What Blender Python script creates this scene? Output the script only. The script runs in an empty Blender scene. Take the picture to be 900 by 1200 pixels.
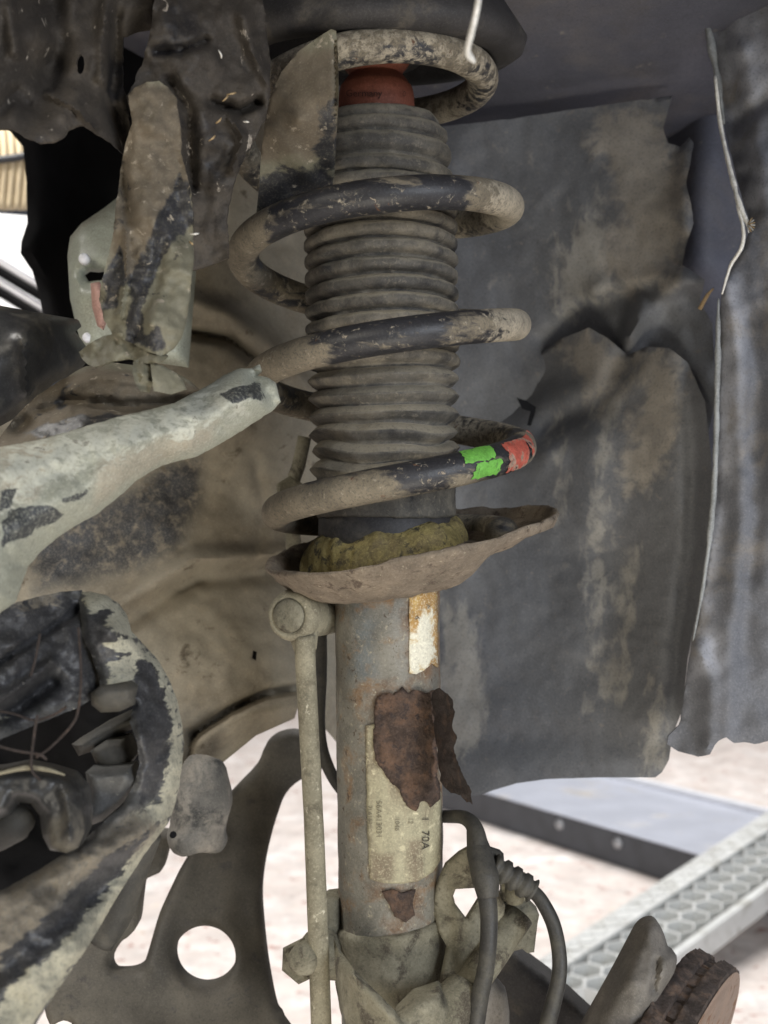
import bpy, bmesh, math, random
import numpy as np
from mathutils import Vector, Matrix, noise
from mathutils.geometry import delaunay_2d_cdt

random.seed(7)
sc = bpy.context.scene
# ------------------------------------------------------------------ camera
H = 0.72                       # camera height above the workshop floor (m)
F = 1400.0                     # focal length in photo pixels (photo 900 x 1200)
D = 0.55                       # distance to the strut axis
cam = bpy.data.cameras.new('camera')
cam.sensor_fit = 'VERTICAL'; cam.sensor_height = 36; cam.sensor_width = 27
cam.lens = 36 * F / 1200
cam.clip_start = 0.02; cam.clip_end = 60
cam.dof.use_dof = True; cam.dof.focus_distance = 0.50; cam.dof.aperture_fstop = 13
camo = bpy.data.objects.new('camera', cam)
camo.location = (0, 0, H); camo.rotation_euler = (math.pi/2, 0, 0)
sc.collection.objects.link(camo); sc.camera = camo
# ------------------------------------------------------------------ light
w = bpy.data.worlds.new('World'); sc.world = w; w.use_nodes = True
bg = w.node_tree.nodes['Background']
bg.inputs[0].default_value = (0.80, 0.86, 1.0, 1); bg.inputs[1].default_value = 0.06
sc.view_settings.view_transform = 'Standard'; sc.view_settings.look = 'None'
sc.view_settings.exposure = 0.15; sc.view_settings.gamma = 1
sc.cycles.use_denoising = True
sc.cycles.max_bounces = 8; sc.cycles.diffuse_bounces = 5
sc.cycles.sample_clamp_indirect = 6

def area(name, loc, target, sx, sy, power, col):
    l = bpy.data.lights.new(name, 'AREA'); l.shape = 'RECTANGLE'
    l.size = sx; l.size_y = sy; l.energy = power; l.color = col
    o = bpy.data.objects.new(name, l); o.location = loc
    o.rotation_euler = (Vector(target) - Vector(loc)).to_track_quat('-Z', 'Y').to_euler()
    sc.collection.objects.link(o); return o
# workshop ceiling tubes beyond the car: they burn out the floor behind the wheel arch
area('ceiling_lamp_far', (0.7, 2.9, 2.7), (0.5, 2.4, 0), 2.4, 1.6, 98, (1, .97, .94))
# open shop door behind the camera, to the right: cool light into the arch
area('shop_door', (1.35, -1.3, 1.05), (0.05, .6, .70), .8, 1.1, 37, (.87, .92, 1))
# ceiling tube behind the camera on the left, warmer
area('ceiling_lamp_near', (-.9, -.9, 1.5), (-.1, .5, .7), .7, .35, 11, (1, .92, .78))
# added low warm fill imitating light bounced off the floor
area('floor_bounce_fill', (.10, -.12, .20), (-.02, .58, .55), .25, .18, 3.0, (1, .93, .78))
# added fill that brightens the engine bay behind the left gap
area('bay_fill', (-.85, .72, 1.75), (-.37, 1.1, 1.0), .4, .3, 26, (1, .96, .9))

# ------------------------------------------------------------------ helpers
def P(px, py, d):
    return Vector(((px-450)/F*d, d, H + (600-py)/F*d))
def PX(mm_px, d=D):            # pixels -> metres at distance d
    return mm_px/F*d

def place(o, loc):
    """move an object's origin to loc, leaving its vertices where they are"""
    o.data.transform(Matrix.Translation(-Vector(loc))); o.location = loc

def link(o, parent=None):
    sc.collection.objects.link(o)
    if parent is not None:
        o.parent = parent
        wl = parent.location.copy(); q = parent.parent
        while q is not None: wl += q.location; q = q.parent
        o.location = -wl
    return o

def base_of(me):
    co = np.empty(len(me.vertices)*3); me.vertices.foreach_get('co', co); co = co.reshape(-1, 3)
    return Vector(((co[:,0].min()+co[:,0].max())/2, (co[:,1].min()+co[:,1].max())/2, co[:,2].min()))

def obj(name, verts, faces, mat, parent=None, attrs=None, smooth=True, flat=None):
    me = bpy.data.meshes.new(name)
    me.from_pydata([tuple(v) for v in verts], [], faces)
    if attrs:
        for k, vals in attrs.items():
            a = me.attributes.new(k, 'FLOAT', 'POINT'); a.data.foreach_set('value', np.asarray(vals, dtype=np.float32))
    bm = bmesh.new(); bm.from_mesh(me); bmesh.ops.recalc_face_normals(bm, faces=bm.faces); bm.to_mesh(me); bm.free()
    if smooth: me.polygons.foreach_set('use_smooth', [True]*len(me.polygons))
    me.materials.append(mat)
    o = bpy.data.objects.new(name, me)
    if parent is None: place(o, base_of(me))
    link(o, parent)
    return o

def tag(o, label, cat, group=None):
    o['label'] = label; o['category'] = cat
    if group: o['group'] = group
    return o

def thing(name, label, cat, loc, group=None):
    o = bpy.data.objects.new(name, None); o.location = loc; o.empty_display_size = .02
    sc.collection.objects.link(o); return tag(o, label, cat, group)

def sharpen(o, ang=35):
    m = o.data
    m.set_sharp_from_angle(angle=math.radians(ang)); return o

def bevel(o, wdt, seg=2, ang=40):
    m = o.modifiers.new('bevel', 'BEVEL'); m.width = wdt; m.segments = seg; m.limit_method = 'ANGLE'; m.angle_limit = math.radians(ang)
    return o

def fbm(p, sc_, oct_=4, seed=0):
    return noise.fractal(Vector((p[0]*sc_+seed*7.1, p[1]*sc_-seed*3.3, p[2]*sc_+seed)), 0.9, 2.1, oct_)

def roughen(o, amp, scale, oct_=4, seed=0):
    """push vertices along normals by noise: dents, cast skin, caked dirt"""
    me = o.data
    ns = [v.normal.copy() for v in me.vertices]
    for v, n in zip(me.vertices, ns):
        v.co += n * amp * fbm(v.co + o.location, scale, oct_, seed)
    me.update(); return o

def catmull(pts, n):
    pts = [Vector(p) for p in pts]; out = []
    ext = [pts[0]*2-pts[1]] + pts + [pts[-1]*2-pts[-2]]
    for i in range(1, len(ext)-2):
        a, b, c, d = ext[i-1:i+3]
        for k in range(n):
            t = k/n
            out.append(.5*((2*b)+(c-a)*t+(2*a-5*b+4*c-d)*t*t+(3*b-a-3*c+d)*t**3))
    out.append(pts[-1]); return out

def sweep_geo(path, rad, seg=16, cap=True, wob=0, seed=0, sx=1, sy=1):
    n = len(path); V = []; Fc = []
    if not hasattr(rad, '__len__'): rad = [rad]*n
    t0 = (path[1]-path[0]).normalized()
    up = Vector((0,0,1)) if abs(t0.z) < .9 else Vector((0,-1,0))
    u = (up - t0*up.dot(t0)).normalized()
    for i in range(n):
        t = (path[min(i+1,n-1)]-path[max(i-1,0)]).normalized()
        u = (u - t*u.dot(t)).normalized(); v = t.cross(u)
        for k in range(seg):
            a = 2*math.pi*k/seg
            p = path[i] + (u*math.cos(a)*sx + v*math.sin(a)*sy)*rad[i]
            if wob: p = path[i] + (p-path[i])*(1+wob*fbm(p, 120, 3, seed))
            V.append(p)
    for i in range(n-1):
        for k in range(seg):
            Fc.append((i*seg+k, i*seg+(k+1)%seg, (i+1)*seg+(k+1)%seg, (i+1)*seg+k))
    if cap:
        Fc.append(tuple(range(seg))[::-1]); Fc.append(tuple((n-1)*seg+k for k in range(seg)))
    return V, Fc

def tube(name, pts, rad, mat, parent=None, n=8, seg=16, wob=0, seed=0, **k):
    path = catmull(pts, n) if n > 1 else [Vector(p) for p in pts]
    if hasattr(rad, '__len__'):
        rr = list(np.interp(np.linspace(0, len(rad)-1, len(path)), range(len(rad)), rad))
    else: rr = rad
    V, Fc = sweep_geo(path, rr, seg, True, wob, seed, **k)
    return obj(name, V, Fc, mat, parent)

def lathe(name, prof, base, axis, mat, parent=None, seg=64, mod=None, cap=True, uref=None):
    """prof: (radius, height) pairs; mod(ang, i, r, h) -> (r, h)"""
    axis = Vector(axis).normalized()
    up = Vector(uref) if uref is not None else (Vector((0,-1,0)) if abs(axis.y) < .9 else Vector((0,0,1)))
    u = (up-axis*up.dot(axis)).normalized(); v = axis.cross(u)
    V = []; Fc = []
    for i, (r, h) in enumerate(prof):
        for k in range(seg):
            a = 2*math.pi*k/seg
            r2, h2 = mod(a, i, r, h) if mod else (r, h)
            V.append(Vector(base) + axis*h2 + (u*math.cos(a)+v*math.sin(a))*r2)
    for i in range(len(prof)-1):
        for k in range(seg):
            Fc.append((i*seg+k, i*seg+(k+1)%seg, (i+1)*seg+(k+1)%seg, (i+1)*seg+k))
    if cap:
        Fc.append(tuple(range(seg))[::-1]); Fc.append(tuple((len(prof)-1)*seg+k for k in range(seg)))
    return obj(name, V, Fc, mat, parent)

def box(name, c, size, mat, parent=None, rot=(0,0,0), bev=.001, taper=1):
    sx, sy, sz = (s/2 for s in size)
    V = []
    M_ = Matrix.Identity(3)
    from mathutils import Euler
    M_ = Euler(rot).to_matrix()
    for z in (-1, 1):
        for x, y in ((-1,-1),(1,-1),(1,1),(-1,1)):
            q = taper if z > 0 else 1
            V.append(Vector(c) + M_ @ Vector((x*sx*q, y*sy*q, z*sz)))
    Fc = [(3,2,1,0),(4,5,6,7)] + [(i,(i+1)%4,4+(i+1)%4,4+i) for i in range(4)]
    o = obj(name, V, Fc, mat, parent, smooth=False)
    if bev: bevel(o, bev)
    return o

def seg_dist(pts, poly, closed=True):
    """distance of each point to a polyline"""
    a = np.asarray(poly, float); b = np.roll(a, -1, 0) if closed else a[1:]
    if not closed: a = a[:-1]
    best = np.full(len(pts), 1e9)
    for p, q in zip(a, b):
        d = q-p; L = max(d@d, 1e-9)
        t = np.clip(((pts-p)@d)/L, 0, 1)
        best = np.minimum(best, np.hypot(*(pts-(p+t[:,None]*d)).T))
    return best
def inside(pts, poly):
    x, y = pts[:,0], pts[:,1]; a = np.asarray(poly, float); b = np.roll(a, -1, 0)
    c = np.zeros(len(pts), bool)
    for (x1,y1),(x2,y2) in zip(a, b):
        if y1 == y2: continue
        c ^= ((y1 > y) != (y2 > y)) & (x < (x2-x1)*(y-y1)/(y2-y1)+x1)
    return c
def smooth_poly(pl, n=3):
    p = [Vector((a, b)) for a, b in pl]; out = []
    m = len(p)
    for i in range(m):
        a, b, c, d = p[i-1], p[i], p[(i+1)%m], p[(i+2)%m]
        for k in range(n):
            t = k/n
            q = .5*((2*b)+(c-a)*t+(2*a-5*b+4*c-d)*t*t+(3*b-a-3*c+d)*t**3)
            out.append((q.x, q.y))
    return out

def triangulate(outline, step, holes=(), jag=0, seed=0, soft_corners=False):
    rnd = random.Random(seed)
    def dens(pl, jg):
        out = []
        for i in range(len(pl)):
            p, q = np.array(pl[i], float), np.array(pl[(i+1)%len(pl)], float)
            L = np.hypot(*(q-p)); n = max(1, int(round(L/step)))
            nrm = np.array([-(q-p)[1], (q-p)[0]])/max(L, 1e-6)
            for k in range(n):
                s = p+(q-p)*k/n
                if jg: s = s + nrm*jg*(fbm((s[0],s[1],seed), .06, 4)+rnd.uniform(-.35,.35))
                out.append(tuple(s))
        return out
    ol = dens(smooth_poly(outline) if soft_corners else outline, jag)
    hl = [dens(smooth_poly(h) if soft_corners else h, jag*.5) for h in holes]
    a = np.array(ol); x0, y0 = a.min(0); x1, y1 = a.max(0)
    g = []
    r = 0; y = y0
    while y < y1:
        xs = np.arange(x0 + (step/2 if r % 2 else 0), x1, step)
        g += [(x, y) for x in xs]; y += step*.866; r += 1
    g = np.array(g)
    ok = inside(g, ol) & (seg_dist(g, ol) > step*.55)
    for h in hl: ok &= ~inside(g, h) & (seg_dist(g, h) > step*.55)
    g = g[ok]
    pts = list(ol); ed = [(i, (i+1)%len(ol)) for i in range(len(ol))]
    for h in hl:
        o0 = len(pts); pts += h; ed += [(o0+i, o0+(i+1)%len(h)) for i in range(len(h))]
    pts += [tuple(q) for q in g]
    v, e, f, *_ = delaunay_2d_cdt([Vector(q) for q in pts], ed, [], 0, 1e-4)
    v = np.array([(q.x, q.y) for q in v]); f = np.array([t for t in f if len(t) == 3])
    c = v[f].mean(1); k = inside(c, ol)
    for h in hl: k &= ~inside(c, h)
    f = f[k]
    used = np.unique(f); mp = -np.ones(len(v), int); mp[used] = range(len(used))
    return v[used], mp[f], ol, hl

def rbf(ctrl):
    c = np.array(ctrl, float)
    if len(c) == 1: return lambda p: np.full(len(p), c[0,2])
    X = c[:,:2]; n = len(c)
    A = np.zeros((n+3, n+3)); R = np.hypot(*(X[:,None]-X[None]).transpose(2,0,1))
    A[:n,:n] = R + (np.eye(n)*1e-3); A[:n,n] = 1; A[n,:n] = 1
    if n >= 4:
        A[:n,n+1:] = X; A[n+1:,:n] = X.T
    else:
        A[n+1,n+1] = A[n+2,n+2] = 1
    s = np.linalg.lstsq(A, np.r_[c[:,2], 0, 0, 0], rcond=None)[0]
    def f(p):
        r = np.hypot(*(p[:,None]-X[None]).transpose(2,0,1))
        return r@s[:n] + s[n] + p@s[n+1:]
    return f

def maskval(p, polys, soft):
    m = np.zeros(len(p))
    for pl in polys:
        sd = seg_dist(p, pl); sd = np.where(inside(p, pl), -sd, sd)
        m = np.maximum(m, np.clip(.5-sd/(2*soft), 0, 1))
    return m

def sheet(name, outline, ctrl, mat, parent=None, thick=.0015, step=7, crumple=(0,10,0), fine=(0,60,0), creases=(), holes=(),
          jag=0, bulge=None, masks=None, soft=12, seed=0, soft_corners=False, flat=False, edge=None):
    """a real sheet: traced outline, its own distance (ctrl = px, py, metres), dents, folds and thickness"""
    v, f, ol, hl = triangulate(outline, step, holes, jag, seed, soft_corners)
    d = rbf(ctrl)(v)
    for pl, amp, wd, kind in creases:
        q = seg_dist(v, pl, False)/wd
        d = d + amp*(np.exp(-q*q) if kind == 'soft' else np.clip(1-q, 0, 1) if kind == 'fold' else 0)
    if bulge:
        b, bw = bulge
        e = seg_dist(v, ol)
        for h in hl: e = np.minimum(e, seg_dist(v, h))
        t = np.clip(e/bw, 0, 1); d = d - b*np.sin(t*math.pi/2)**.9
    if edge:                       # rolled lip along the rim
        b, bw = edge
        d = d + b*np.exp(-(seg_dist(v, ol)/bw)**2)
    V = []
    for (x, y), dd in zip(v, d):
        q = (x/100, y/100, seed)
        if crumple[0]:
            nz = fbm(q, crumple[1], 3, crumple[2]); dd += crumple[0]*(nz if len(crumple) < 4 else abs(nz)*2)
        if fine[0]: dd += fine[0]*fbm(q, fine[1], 3, fine[2]+5)
        V.append(P(x, y, dd))
    at = {k: maskval(v, pl, soft if not (isinstance(pl, tuple) and len(pl) == 2 and isinstance(pl[1], (int, float))) else pl[1])
          if not (isinstance(pl, tuple) and len(pl) == 2 and isinstance(pl[1], (int, float))) else maskval(v, pl[0], pl[1])
          for k, pl in (masks or {}).items()}
    # front and back skins with side walls: real thickness, measured away from the viewer's side
    n = len(V); back = Vector((0, thick, 0))
    VV = V + [p + back for p in V]
    ft = [tuple(int(i) for i in t) for t in f]
    from collections import Counter
    cnt = Counter(); dirn = {}
    for t in ft:
        for a_, b_ in ((t[0],t[1]),(t[1],t[2]),(t[2],t[0])):
            k_ = (min(a_,b_), max(a_,b_)); cnt[k_] += 1; dirn[k_] = (a_, b_)
    FF = ft + [tuple(q+n for q in t[::-1]) for t in ft]
    for k_, c_ in cnt.items():
        if c_ == 1:
            a_, b_ = dirn[k_]; FF.append((b_, a_, a_+n, b_+n))
    at = {k: np.r_[vv, vv] for k, vv in at.items()}
    o = obj(name, VV, FF, mat, parent, at, not flat)
    if not flat: sharpen(o, 65)
    return o

# ------------------------------------------------------------------ materials
def mat(name, base, rough=.75, metal=0, var=.3, vs=45, layers=(), bump=.25, bs=320, bd=.0008, coarse=0, spec=.4, speck=.42, up=None):
    m = bpy.data.materials.new(name); m.use_nodes = True
    nt = m.node_tree; N = nt.nodes; L = nt.links
    b = N['Principled BSDF']
    tc = N.new('ShaderNodeTexCoord')
    def nz(scale, detail=6, rg=.62, stretch=None, dist=0):
        t = N.new('ShaderNodeTexNoise'); t.inputs['Scale'].default_value = scale; t.inputs['Detail'].default_value = detail
        t.inputs['Roughness'].default_value = rg; t.inputs['Distortion'].default_value = dist
        src = tc.outputs['Object']
        if stretch:
            mp = N.new('ShaderNodeMapping'); mp.inputs['Scale'].default_value = stretch[:3]
            if len(stretch) > 3: mp.inputs['Rotation'].default_value = stretch[3:]
            L.new(src, mp.inputs[0]); src = mp.outputs[0]
        L.new(src, t.inputs['Vector']); return t.outputs['Fac']
    def math_(op, a, b_, c=None):
        n = N.new('ShaderNodeMath'); n.operation = op
        for i, x in enumerate((a, b_, c)):
            if x is None: continue
            if isinstance(x, (int, float)): n.inputs[i].default_value = x
            else: L.new(x, n.inputs[i])
        return n.outputs[0]
    def mixc(f, a, b_):
        n = N.new('ShaderNodeMix'); n.data_type = 'RGBA'
        L.new(f, n.inputs[0])
        for i, x in ((6, a), (7, b_)):
            if isinstance(x, tuple): n.inputs[i].default_value = (*x, 1)
            else: L.new(x, n.inputs[i])
        return n.outputs[2]
    def mixf(f, a, b_):
        n = N.new('ShaderNodeMix'); n.data_type = 'FLOAT'; L.new(f, n.inputs[0])
        for i, x in ((2, a), (3, b_)):
            if isinstance(x, (int, float)): n.inputs[i].default_value = x
            else: L.new(x, n.inputs[i])
        return n.outputs[0]
    def step_(x, c, s):
        n = N.new('ShaderNodeMapRange'); n.interpolation_type = 'SMOOTHSTEP'
        L.new(x, n.inputs[0]); n.inputs[1].default_value = c-s; n.inputs[2].default_value = c+s; return n.outputs[0]
    lo = tuple(c*(1-var) for c in base); hi = tuple(min(1, c*(1+var)) for c in base)
    col = mixc(step_(nz(vs), .5, .22), lo, hi)
    rg = rough; hgt = None
    for ly in layers:
        n = nz(ly.get('s', 60), ly.get('det', 8), .65, ly.get('stretch'), ly.get('dist', .4))
        k = ly.get('k', 1.6)
        base_v = ly.get('amt', .5)
        x = math_('MULTIPLY_ADD', math_('SUBTRACT', n, .5), k, 0.0)
        if ly.get('attr'):
            a = N.new('ShaderNodeAttribute'); a.attribute_name = ly['attr']
            x = math_('ADD', x, a.outputs['Fac'])
            if 'amt' in ly: x = math_('ADD', x, ly['amt']-.5)
        else: x = math_('ADD', x, base_v)
        f = step_(x, .5, ly.get('soft', .1))
        if 'op' in ly: f = math_('MULTIPLY', f, ly['op'])
        c = ly['col']; v2 = ly.get('var', .25)
        c2 = mixc(step_(nz(ly.get('vs', vs*2)), .5, .25), tuple(q*(1-v2) for q in c), tuple(min(1, q*(1+v2)) for q in c))
        col = mixc(f, col, c2)
        rg = mixf(f, rg, ly.get('rough', .85))
        if ly.get('h'):
            hh = math_('MULTIPLY', f, ly['h']); hgt = hh if hgt is None else math_('ADD', hgt, hh)
    if up:                       # settled dust on ledges
        g = N.new('ShaderNodeNewGeometry'); sp_ = N.new('ShaderNodeSeparateXYZ'); L.new(g.outputs['Normal'], sp_.inputs[0])
        f = step_(math_('ADD', sp_.outputs[2], math_('MULTIPLY', math_('SUBTRACT', nz(160), .5), .7)), .42, .3)
        col = mixc(math_('MULTIPLY', f, .8), col, up)
    if speck:
        f = math_('MULTIPLY', step_(nz(1100, 3, .6), .60, .14), speck)
        col = mixc(f, col, tuple(min(1, c*1.7+.02) for c in base))
        f = math_('MULTIPLY', step_(nz(760, 4, .65), .60, .12), speck)
        col = mixc(f, col, tuple(c*.42 for c in base))
    L.new(col, b.inputs['Base Color'])
    if isinstance(rg, (int, float)): b.inputs['Roughness'].default_value = rg
    else: L.new(rg, b.inputs['Roughness'])
    b.inputs['Metallic'].default_value = metal
    b.inputs['Specular IOR Level'].default_value = spec
    fine = math_('MULTIPLY', nz(bs, 8, .7), 1.0)
    if coarse: fine = math_('ADD', fine, math_('MULTIPLY', nz(bs/6, 4), coarse))
    if hgt is not None: fine = math_('ADD', fine, hgt)
    bp = N.new('ShaderNodeBump'); bp.inputs['Strength'].default_value = bump; bp.inputs['Distance'].default_value = bd
    L.new(fine, bp.inputs['Height']); L.new(bp.outputs[0], b.inputs['Normal'])
    return m

DUST = (.205, .175, .125); DUSTL = (.32, .28, .215); MUD = (.15, .115, .08); RUST = (.11, .055, .03)
M = {}
M['floor'] = mat('floor_stone', (.68, .615, .58), .55, speck=0, var=.14, vs=14, bump=.1, bs=90, bd=.002, layers=[
    dict(col=(.34,.16,.13), s=30, amt=.24, k=2.4, soft=.08, op=.8), dict(col=(.52,.42,.27), s=17, amt=.2, k=2, soft=.14, op=.5),
    dict(col=(.26,.23,.22), s=44, amt=.2, k=2, soft=.12, op=.45), dict(col=(.76,.72,.70), s=8, amt=.4, soft=.2)])
M['spring'] = mat('spring_black_paint', (.022,.022,.025), .42, var=.3, bump=.3, layers=[
    dict(col=(.17,.145,.105), attr='dust', s=80, k=2.4, soft=.16, stretch=(.5,.5,1.3), h=.8, rough=.9),
    dict(col=(.33,.29,.22), attr='pale', s=260, k=2.6, soft=.2, rough=.92, h=.5),
    dict(col=(.25,.21,.16), s=300, amt=.17, k=2, soft=.08, rough=.9),
    dict(col=RUST, s=130, amt=.13, k=2, soft=.08)])
M['boot'] = mat('dusty_rubber', (.080,.074,.064), .7, up=(.27,.24,.18), var=.3, bump=.3, bs=420, layers=[
    dict(col=(.215,.19,.145), s=55, amt=.47, k=1.6, soft=.3, stretch=(1,1,1.2), op=.75),
    dict(col=(.24,.21,.16), s=420, amt=.3, k=2.0, soft=.12, op=.6),
    dict(col=(.03,.03,.032), s=40, amt=.33, k=2.0, soft=.2)])
M['bump_stop'] = mat('orange_foam', (.18,.056,.032), .7, var=.15, bump=.2, layers=[dict(col=(.12,.06,.04), s=50, amt=.28, k=1.8, soft=.2)])
M['seat_plate'] = mat('rusty_spring_plate', (.15,.122,.092), .8, var=.25, bump=.7, bs=500, bd=.0012, coarse=.8, layers=[
    dict(col=(.21,.17,.125), s=60, amt=.48, k=1.5, soft=.25), dict(col=(.085,.062,.045), s=130, amt=.34, k=1.9, soft=.1),
    dict(col=(.30,.26,.19), s=420, amt=.22, k=2, soft=.1)])
M['seat_rubber'] = mat('yellow_dusty_rubber', (.27,.22,.085), .9, var=.3, vs=90, bump=.9, bs=520, bd=.0015, coarse=1, layers=[
    dict(col=(.045,.04,.028), s=190, amt=.36, k=2.2, soft=.12), dict(col=(.14,.11,.06), s=60, amt=.42, soft=.2)])
M['tube'] = mat('strut_tube_paint', (.150,.142,.118), .48, var=.25, vs=60, bump=.35, layers=[
    dict(col=(.105,.125,.135), attr='blue', s=90, k=1.8, soft=.4, op=.8), dict(col=(.18,.115,.065), s=75, amt=.36, k=1.8, soft=.16),
    dict(col=(.13,.078,.045), attr='bleed', s=90, amt=.46, k=1.8, soft=.3), dict(col=(.30,.27,.20), s=420, amt=.24, k=2.0, soft=.12), dict(col=(.07,.05,.035), s=300, amt=.2, k=2.2, soft=.08)])
M['rust'] = mat('flaking_rust', (.070,.047,.036), .92, var=.45, vs=120, bump=1, bs=260, bd=.0022, coarse=1.2, layers=[
    dict(col=(.115,.068,.044), s=120, amt=.45, k=1.8, soft=.15), dict(col=(.045,.032,.028), s=220, amt=.33, k=2, soft=.08)])
M['rust_flap'] = mat('shaded_flake_brown', (.036,.027,.024), .85, var=.4, vs=120, bump=1, bs=260, bd=.002, coarse=1, layers=[
    dict(col=(.07,.046,.034), s=150, amt=.36, k=2, soft=.12)])  # darker than the rust: the flake's shade is in this colour; wires share it
M['label_white'] = mat('bare_primer', (.60,.575,.47), .6, var=.12, bump=.25, layers=[
    dict(col=(.34,.20,.065), attr='edge', s=170, k=2.4, soft=.2), dict(col=(.45,.30,.10), s=110, amt=.3, k=2.2, soft=.15), dict(col=(.10,.06,.03), s=190, amt=.17, k=2.1, soft=.06)])
M['label_yellow'] = mat('aged_sticker', (.31,.285,.19), .65, var=.15, vs=80, bump=.3, layers=[
    dict(col=(.19,.155,.105), s=60, amt=.5, k=2.0, soft=.2, stretch=(1,1,.3)), dict(col=(.15,.115,.08), attr='stain', s=70, k=1.6, soft=.4, op=.8),
    dict(col=(.55,.50,.34), s=200, amt=.28, k=1.8, soft=.12)])
M['ink'] = mat('faded_ink', (.05,.045,.035), .8, bump=0, speck=0)
M['ink_faint'] = mat('very_faded_ink', (.17,.15,.10), .8, bump=0, speck=0)
M['ink_red'] = mat('moulded_letters', (.075,.03,.02), .8, bump=0, speck=0)
M['cast'] = mat('dusty_cast_steel', (.148,.136,.096), .85, var=.22, vs=60, bump=.55, bs=420, bd=.001, coarse=.7, layers=[
    dict(col=(.215,.20,.148), s=70, amt=.42, k=1.6, soft=.2), dict(col=(.062,.052,.038), s=100, amt=.37, k=1.9, soft=.14)])
M['arm'] = mat('control_arm_steel', (.052,.046,.036), .7, var=.25, vs=30, bump=.35, layers=[
    dict(col=(.085,.075,.058), s=28, amt=.42, k=1.5, soft=.3), dict(col=(.05,.045,.04), s=90, amt=.25, k=2, soft=.12)])
M['link'] = mat('link_rod_dust', (.225,.205,.145), .8, var=.2, vs=60, bump=.4, layers=[
    dict(col=(.13,.115,.08), s=90, amt=.36, k=1.8, soft=.15), dict(col=(.42,.39,.30), s=260, amt=.2, k=2, soft=.08)])
M['inner'] = mat('dusty_inner_panel', (.25,.222,.17), .8, speck=.22, var=.12, vs=16, bump=.4, bs=260, coarse=.8, layers=[
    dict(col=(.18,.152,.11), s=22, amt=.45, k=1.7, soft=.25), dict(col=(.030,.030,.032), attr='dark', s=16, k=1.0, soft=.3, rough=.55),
    dict(col=(.26,.22,.16), s=180, amt=.33, k=1.8, soft=.2, op=.6), dict(col=(.10,.08,.055), s=70, amt=.2, k=2, soft=.1)])
M['liner'] = mat('grey_plastic_liner', (.125,.129,.137), .48, var=.15, vs=9, bump=.25, bs=300, layers=[
    dict(col=(.205,.21,.215), s=11, amt=.4, k=1.6, soft=.3, op=.6),
    dict(col=(.34,.31,.265), attr='mud', s=85, k=2.1, soft=.3, op=.85, h=1.2, rough=.95),
    dict(col=(.29,.28,.255), attr='drip', s=110, amt=.38, k=2.4, soft=.25, stretch=(1,1,.5), rough=.9),
    dict(col=(.22,.20,.18), s=230, amt=.2, k=2, soft=.09, op=.7),
    dict(col=(.10,.103,.115), s=16, amt=.22, k=1.8, soft=.2)])
M['fender'] = mat('blue_grey_fender', (.125,.13,.146), .75, var=.14, vs=8, bump=.15, bs=200, layers=[
    dict(col=(.34,.35,.385), attr='pale', s=18, k=1.1, soft=.35, op=.85), dict(col=(.21,.19,.165), s=22, amt=.3, k=1.8, soft=.2),
    dict(col=(.07,.07,.082), s=28, amt=.25, k=1.8, soft=.15, stretch=(1,1,.3))])
M['fender_edge'] = mat('pale_torn_edge', (.235,.245,.245), .7, var=.3, vs=90, bump=.4)
M['arch'] = mat('arch_underbody', (.085,.087,.108), .6, var=.25, vs=10, bump=.25, layers=[
    dict(col=(.14,.13,.13), s=14, amt=.33, k=1.7, soft=.25), dict(col=(.20,.19,.18), s=90, amt=.16, k=2, soft=.1)])
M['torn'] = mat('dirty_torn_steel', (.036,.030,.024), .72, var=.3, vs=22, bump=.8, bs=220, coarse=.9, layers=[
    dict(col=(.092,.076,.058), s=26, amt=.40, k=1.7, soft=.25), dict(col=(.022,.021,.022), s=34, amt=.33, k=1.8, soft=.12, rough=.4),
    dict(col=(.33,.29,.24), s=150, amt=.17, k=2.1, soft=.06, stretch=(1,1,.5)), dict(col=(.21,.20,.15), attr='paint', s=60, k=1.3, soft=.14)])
M['torn_olive'] = mat('olive_painted_steel', (.145,.136,.095), .6, speck=.2, var=.15, vs=30, bump=.45, bs=220, coarse=.8, layers=[
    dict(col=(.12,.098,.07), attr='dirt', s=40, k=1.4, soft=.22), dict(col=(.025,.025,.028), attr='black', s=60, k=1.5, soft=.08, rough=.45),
    dict(col=(.30,.26,.20), s=170, amt=.22, k=2.1, soft=.08), dict(col=(.035,.032,.03), s=110, amt=.2, k=2.1, soft=.07)])  # paler olive steel of the strip, tabs, blade and tray
M['paint'] = mat('grey_car_paint', (.285,.29,.235), .5, var=.1, vs=20, bump=.35, bs=240, coarse=.5, layers=[
    dict(col=(.30,.275,.215), attr='dirt', s=36, k=1.5, soft=.25), dict(col=(.40,.40,.335), attr='scuff', s=170, k=2.6, soft=.14, h=1, stretch=(1,1,1.6)),
    dict(col=(.035,.037,.04), attr='black', s=150, k=1.3, soft=.05, rough=.5, h=-.8),
    dict(col=(.18,.17,.14), s=160, amt=.17, k=2.1, soft=.06)])
M['bumper'] = mat('torn_bumper_plastic', (.062,.062,.06), .55, var=.2, vs=30, bump=.35, bs=260, layers=[
    dict(col=(.31,.295,.225), attr='paint', s=170, k=2.4, soft=.12, h=1, stretch=(.6,1,2.6,0,.5,0)),
    dict(col=(.145,.125,.095), attr='dirt', s=30, k=1.5, soft=.25, stretch=(1.6,1,.8,0,.7,0)),
    dict(col=(.25,.24,.2), s=210, amt=.15, k=2.1, soft=.06, stretch=(1,1,2.5)), dict(col=(.03,.03,.032), attr='black', s=170, k=2.6, soft=.12, stretch=(.4,1,2.6,0,.5,0), rough=.45)])
M['black'] = mat('black_plastic_and_shade', (.008,.008,.009), .9, speck=0, var=.2, bump=.15, spec=.08)  # black parts, and the black that stands for shade in gaps
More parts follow.
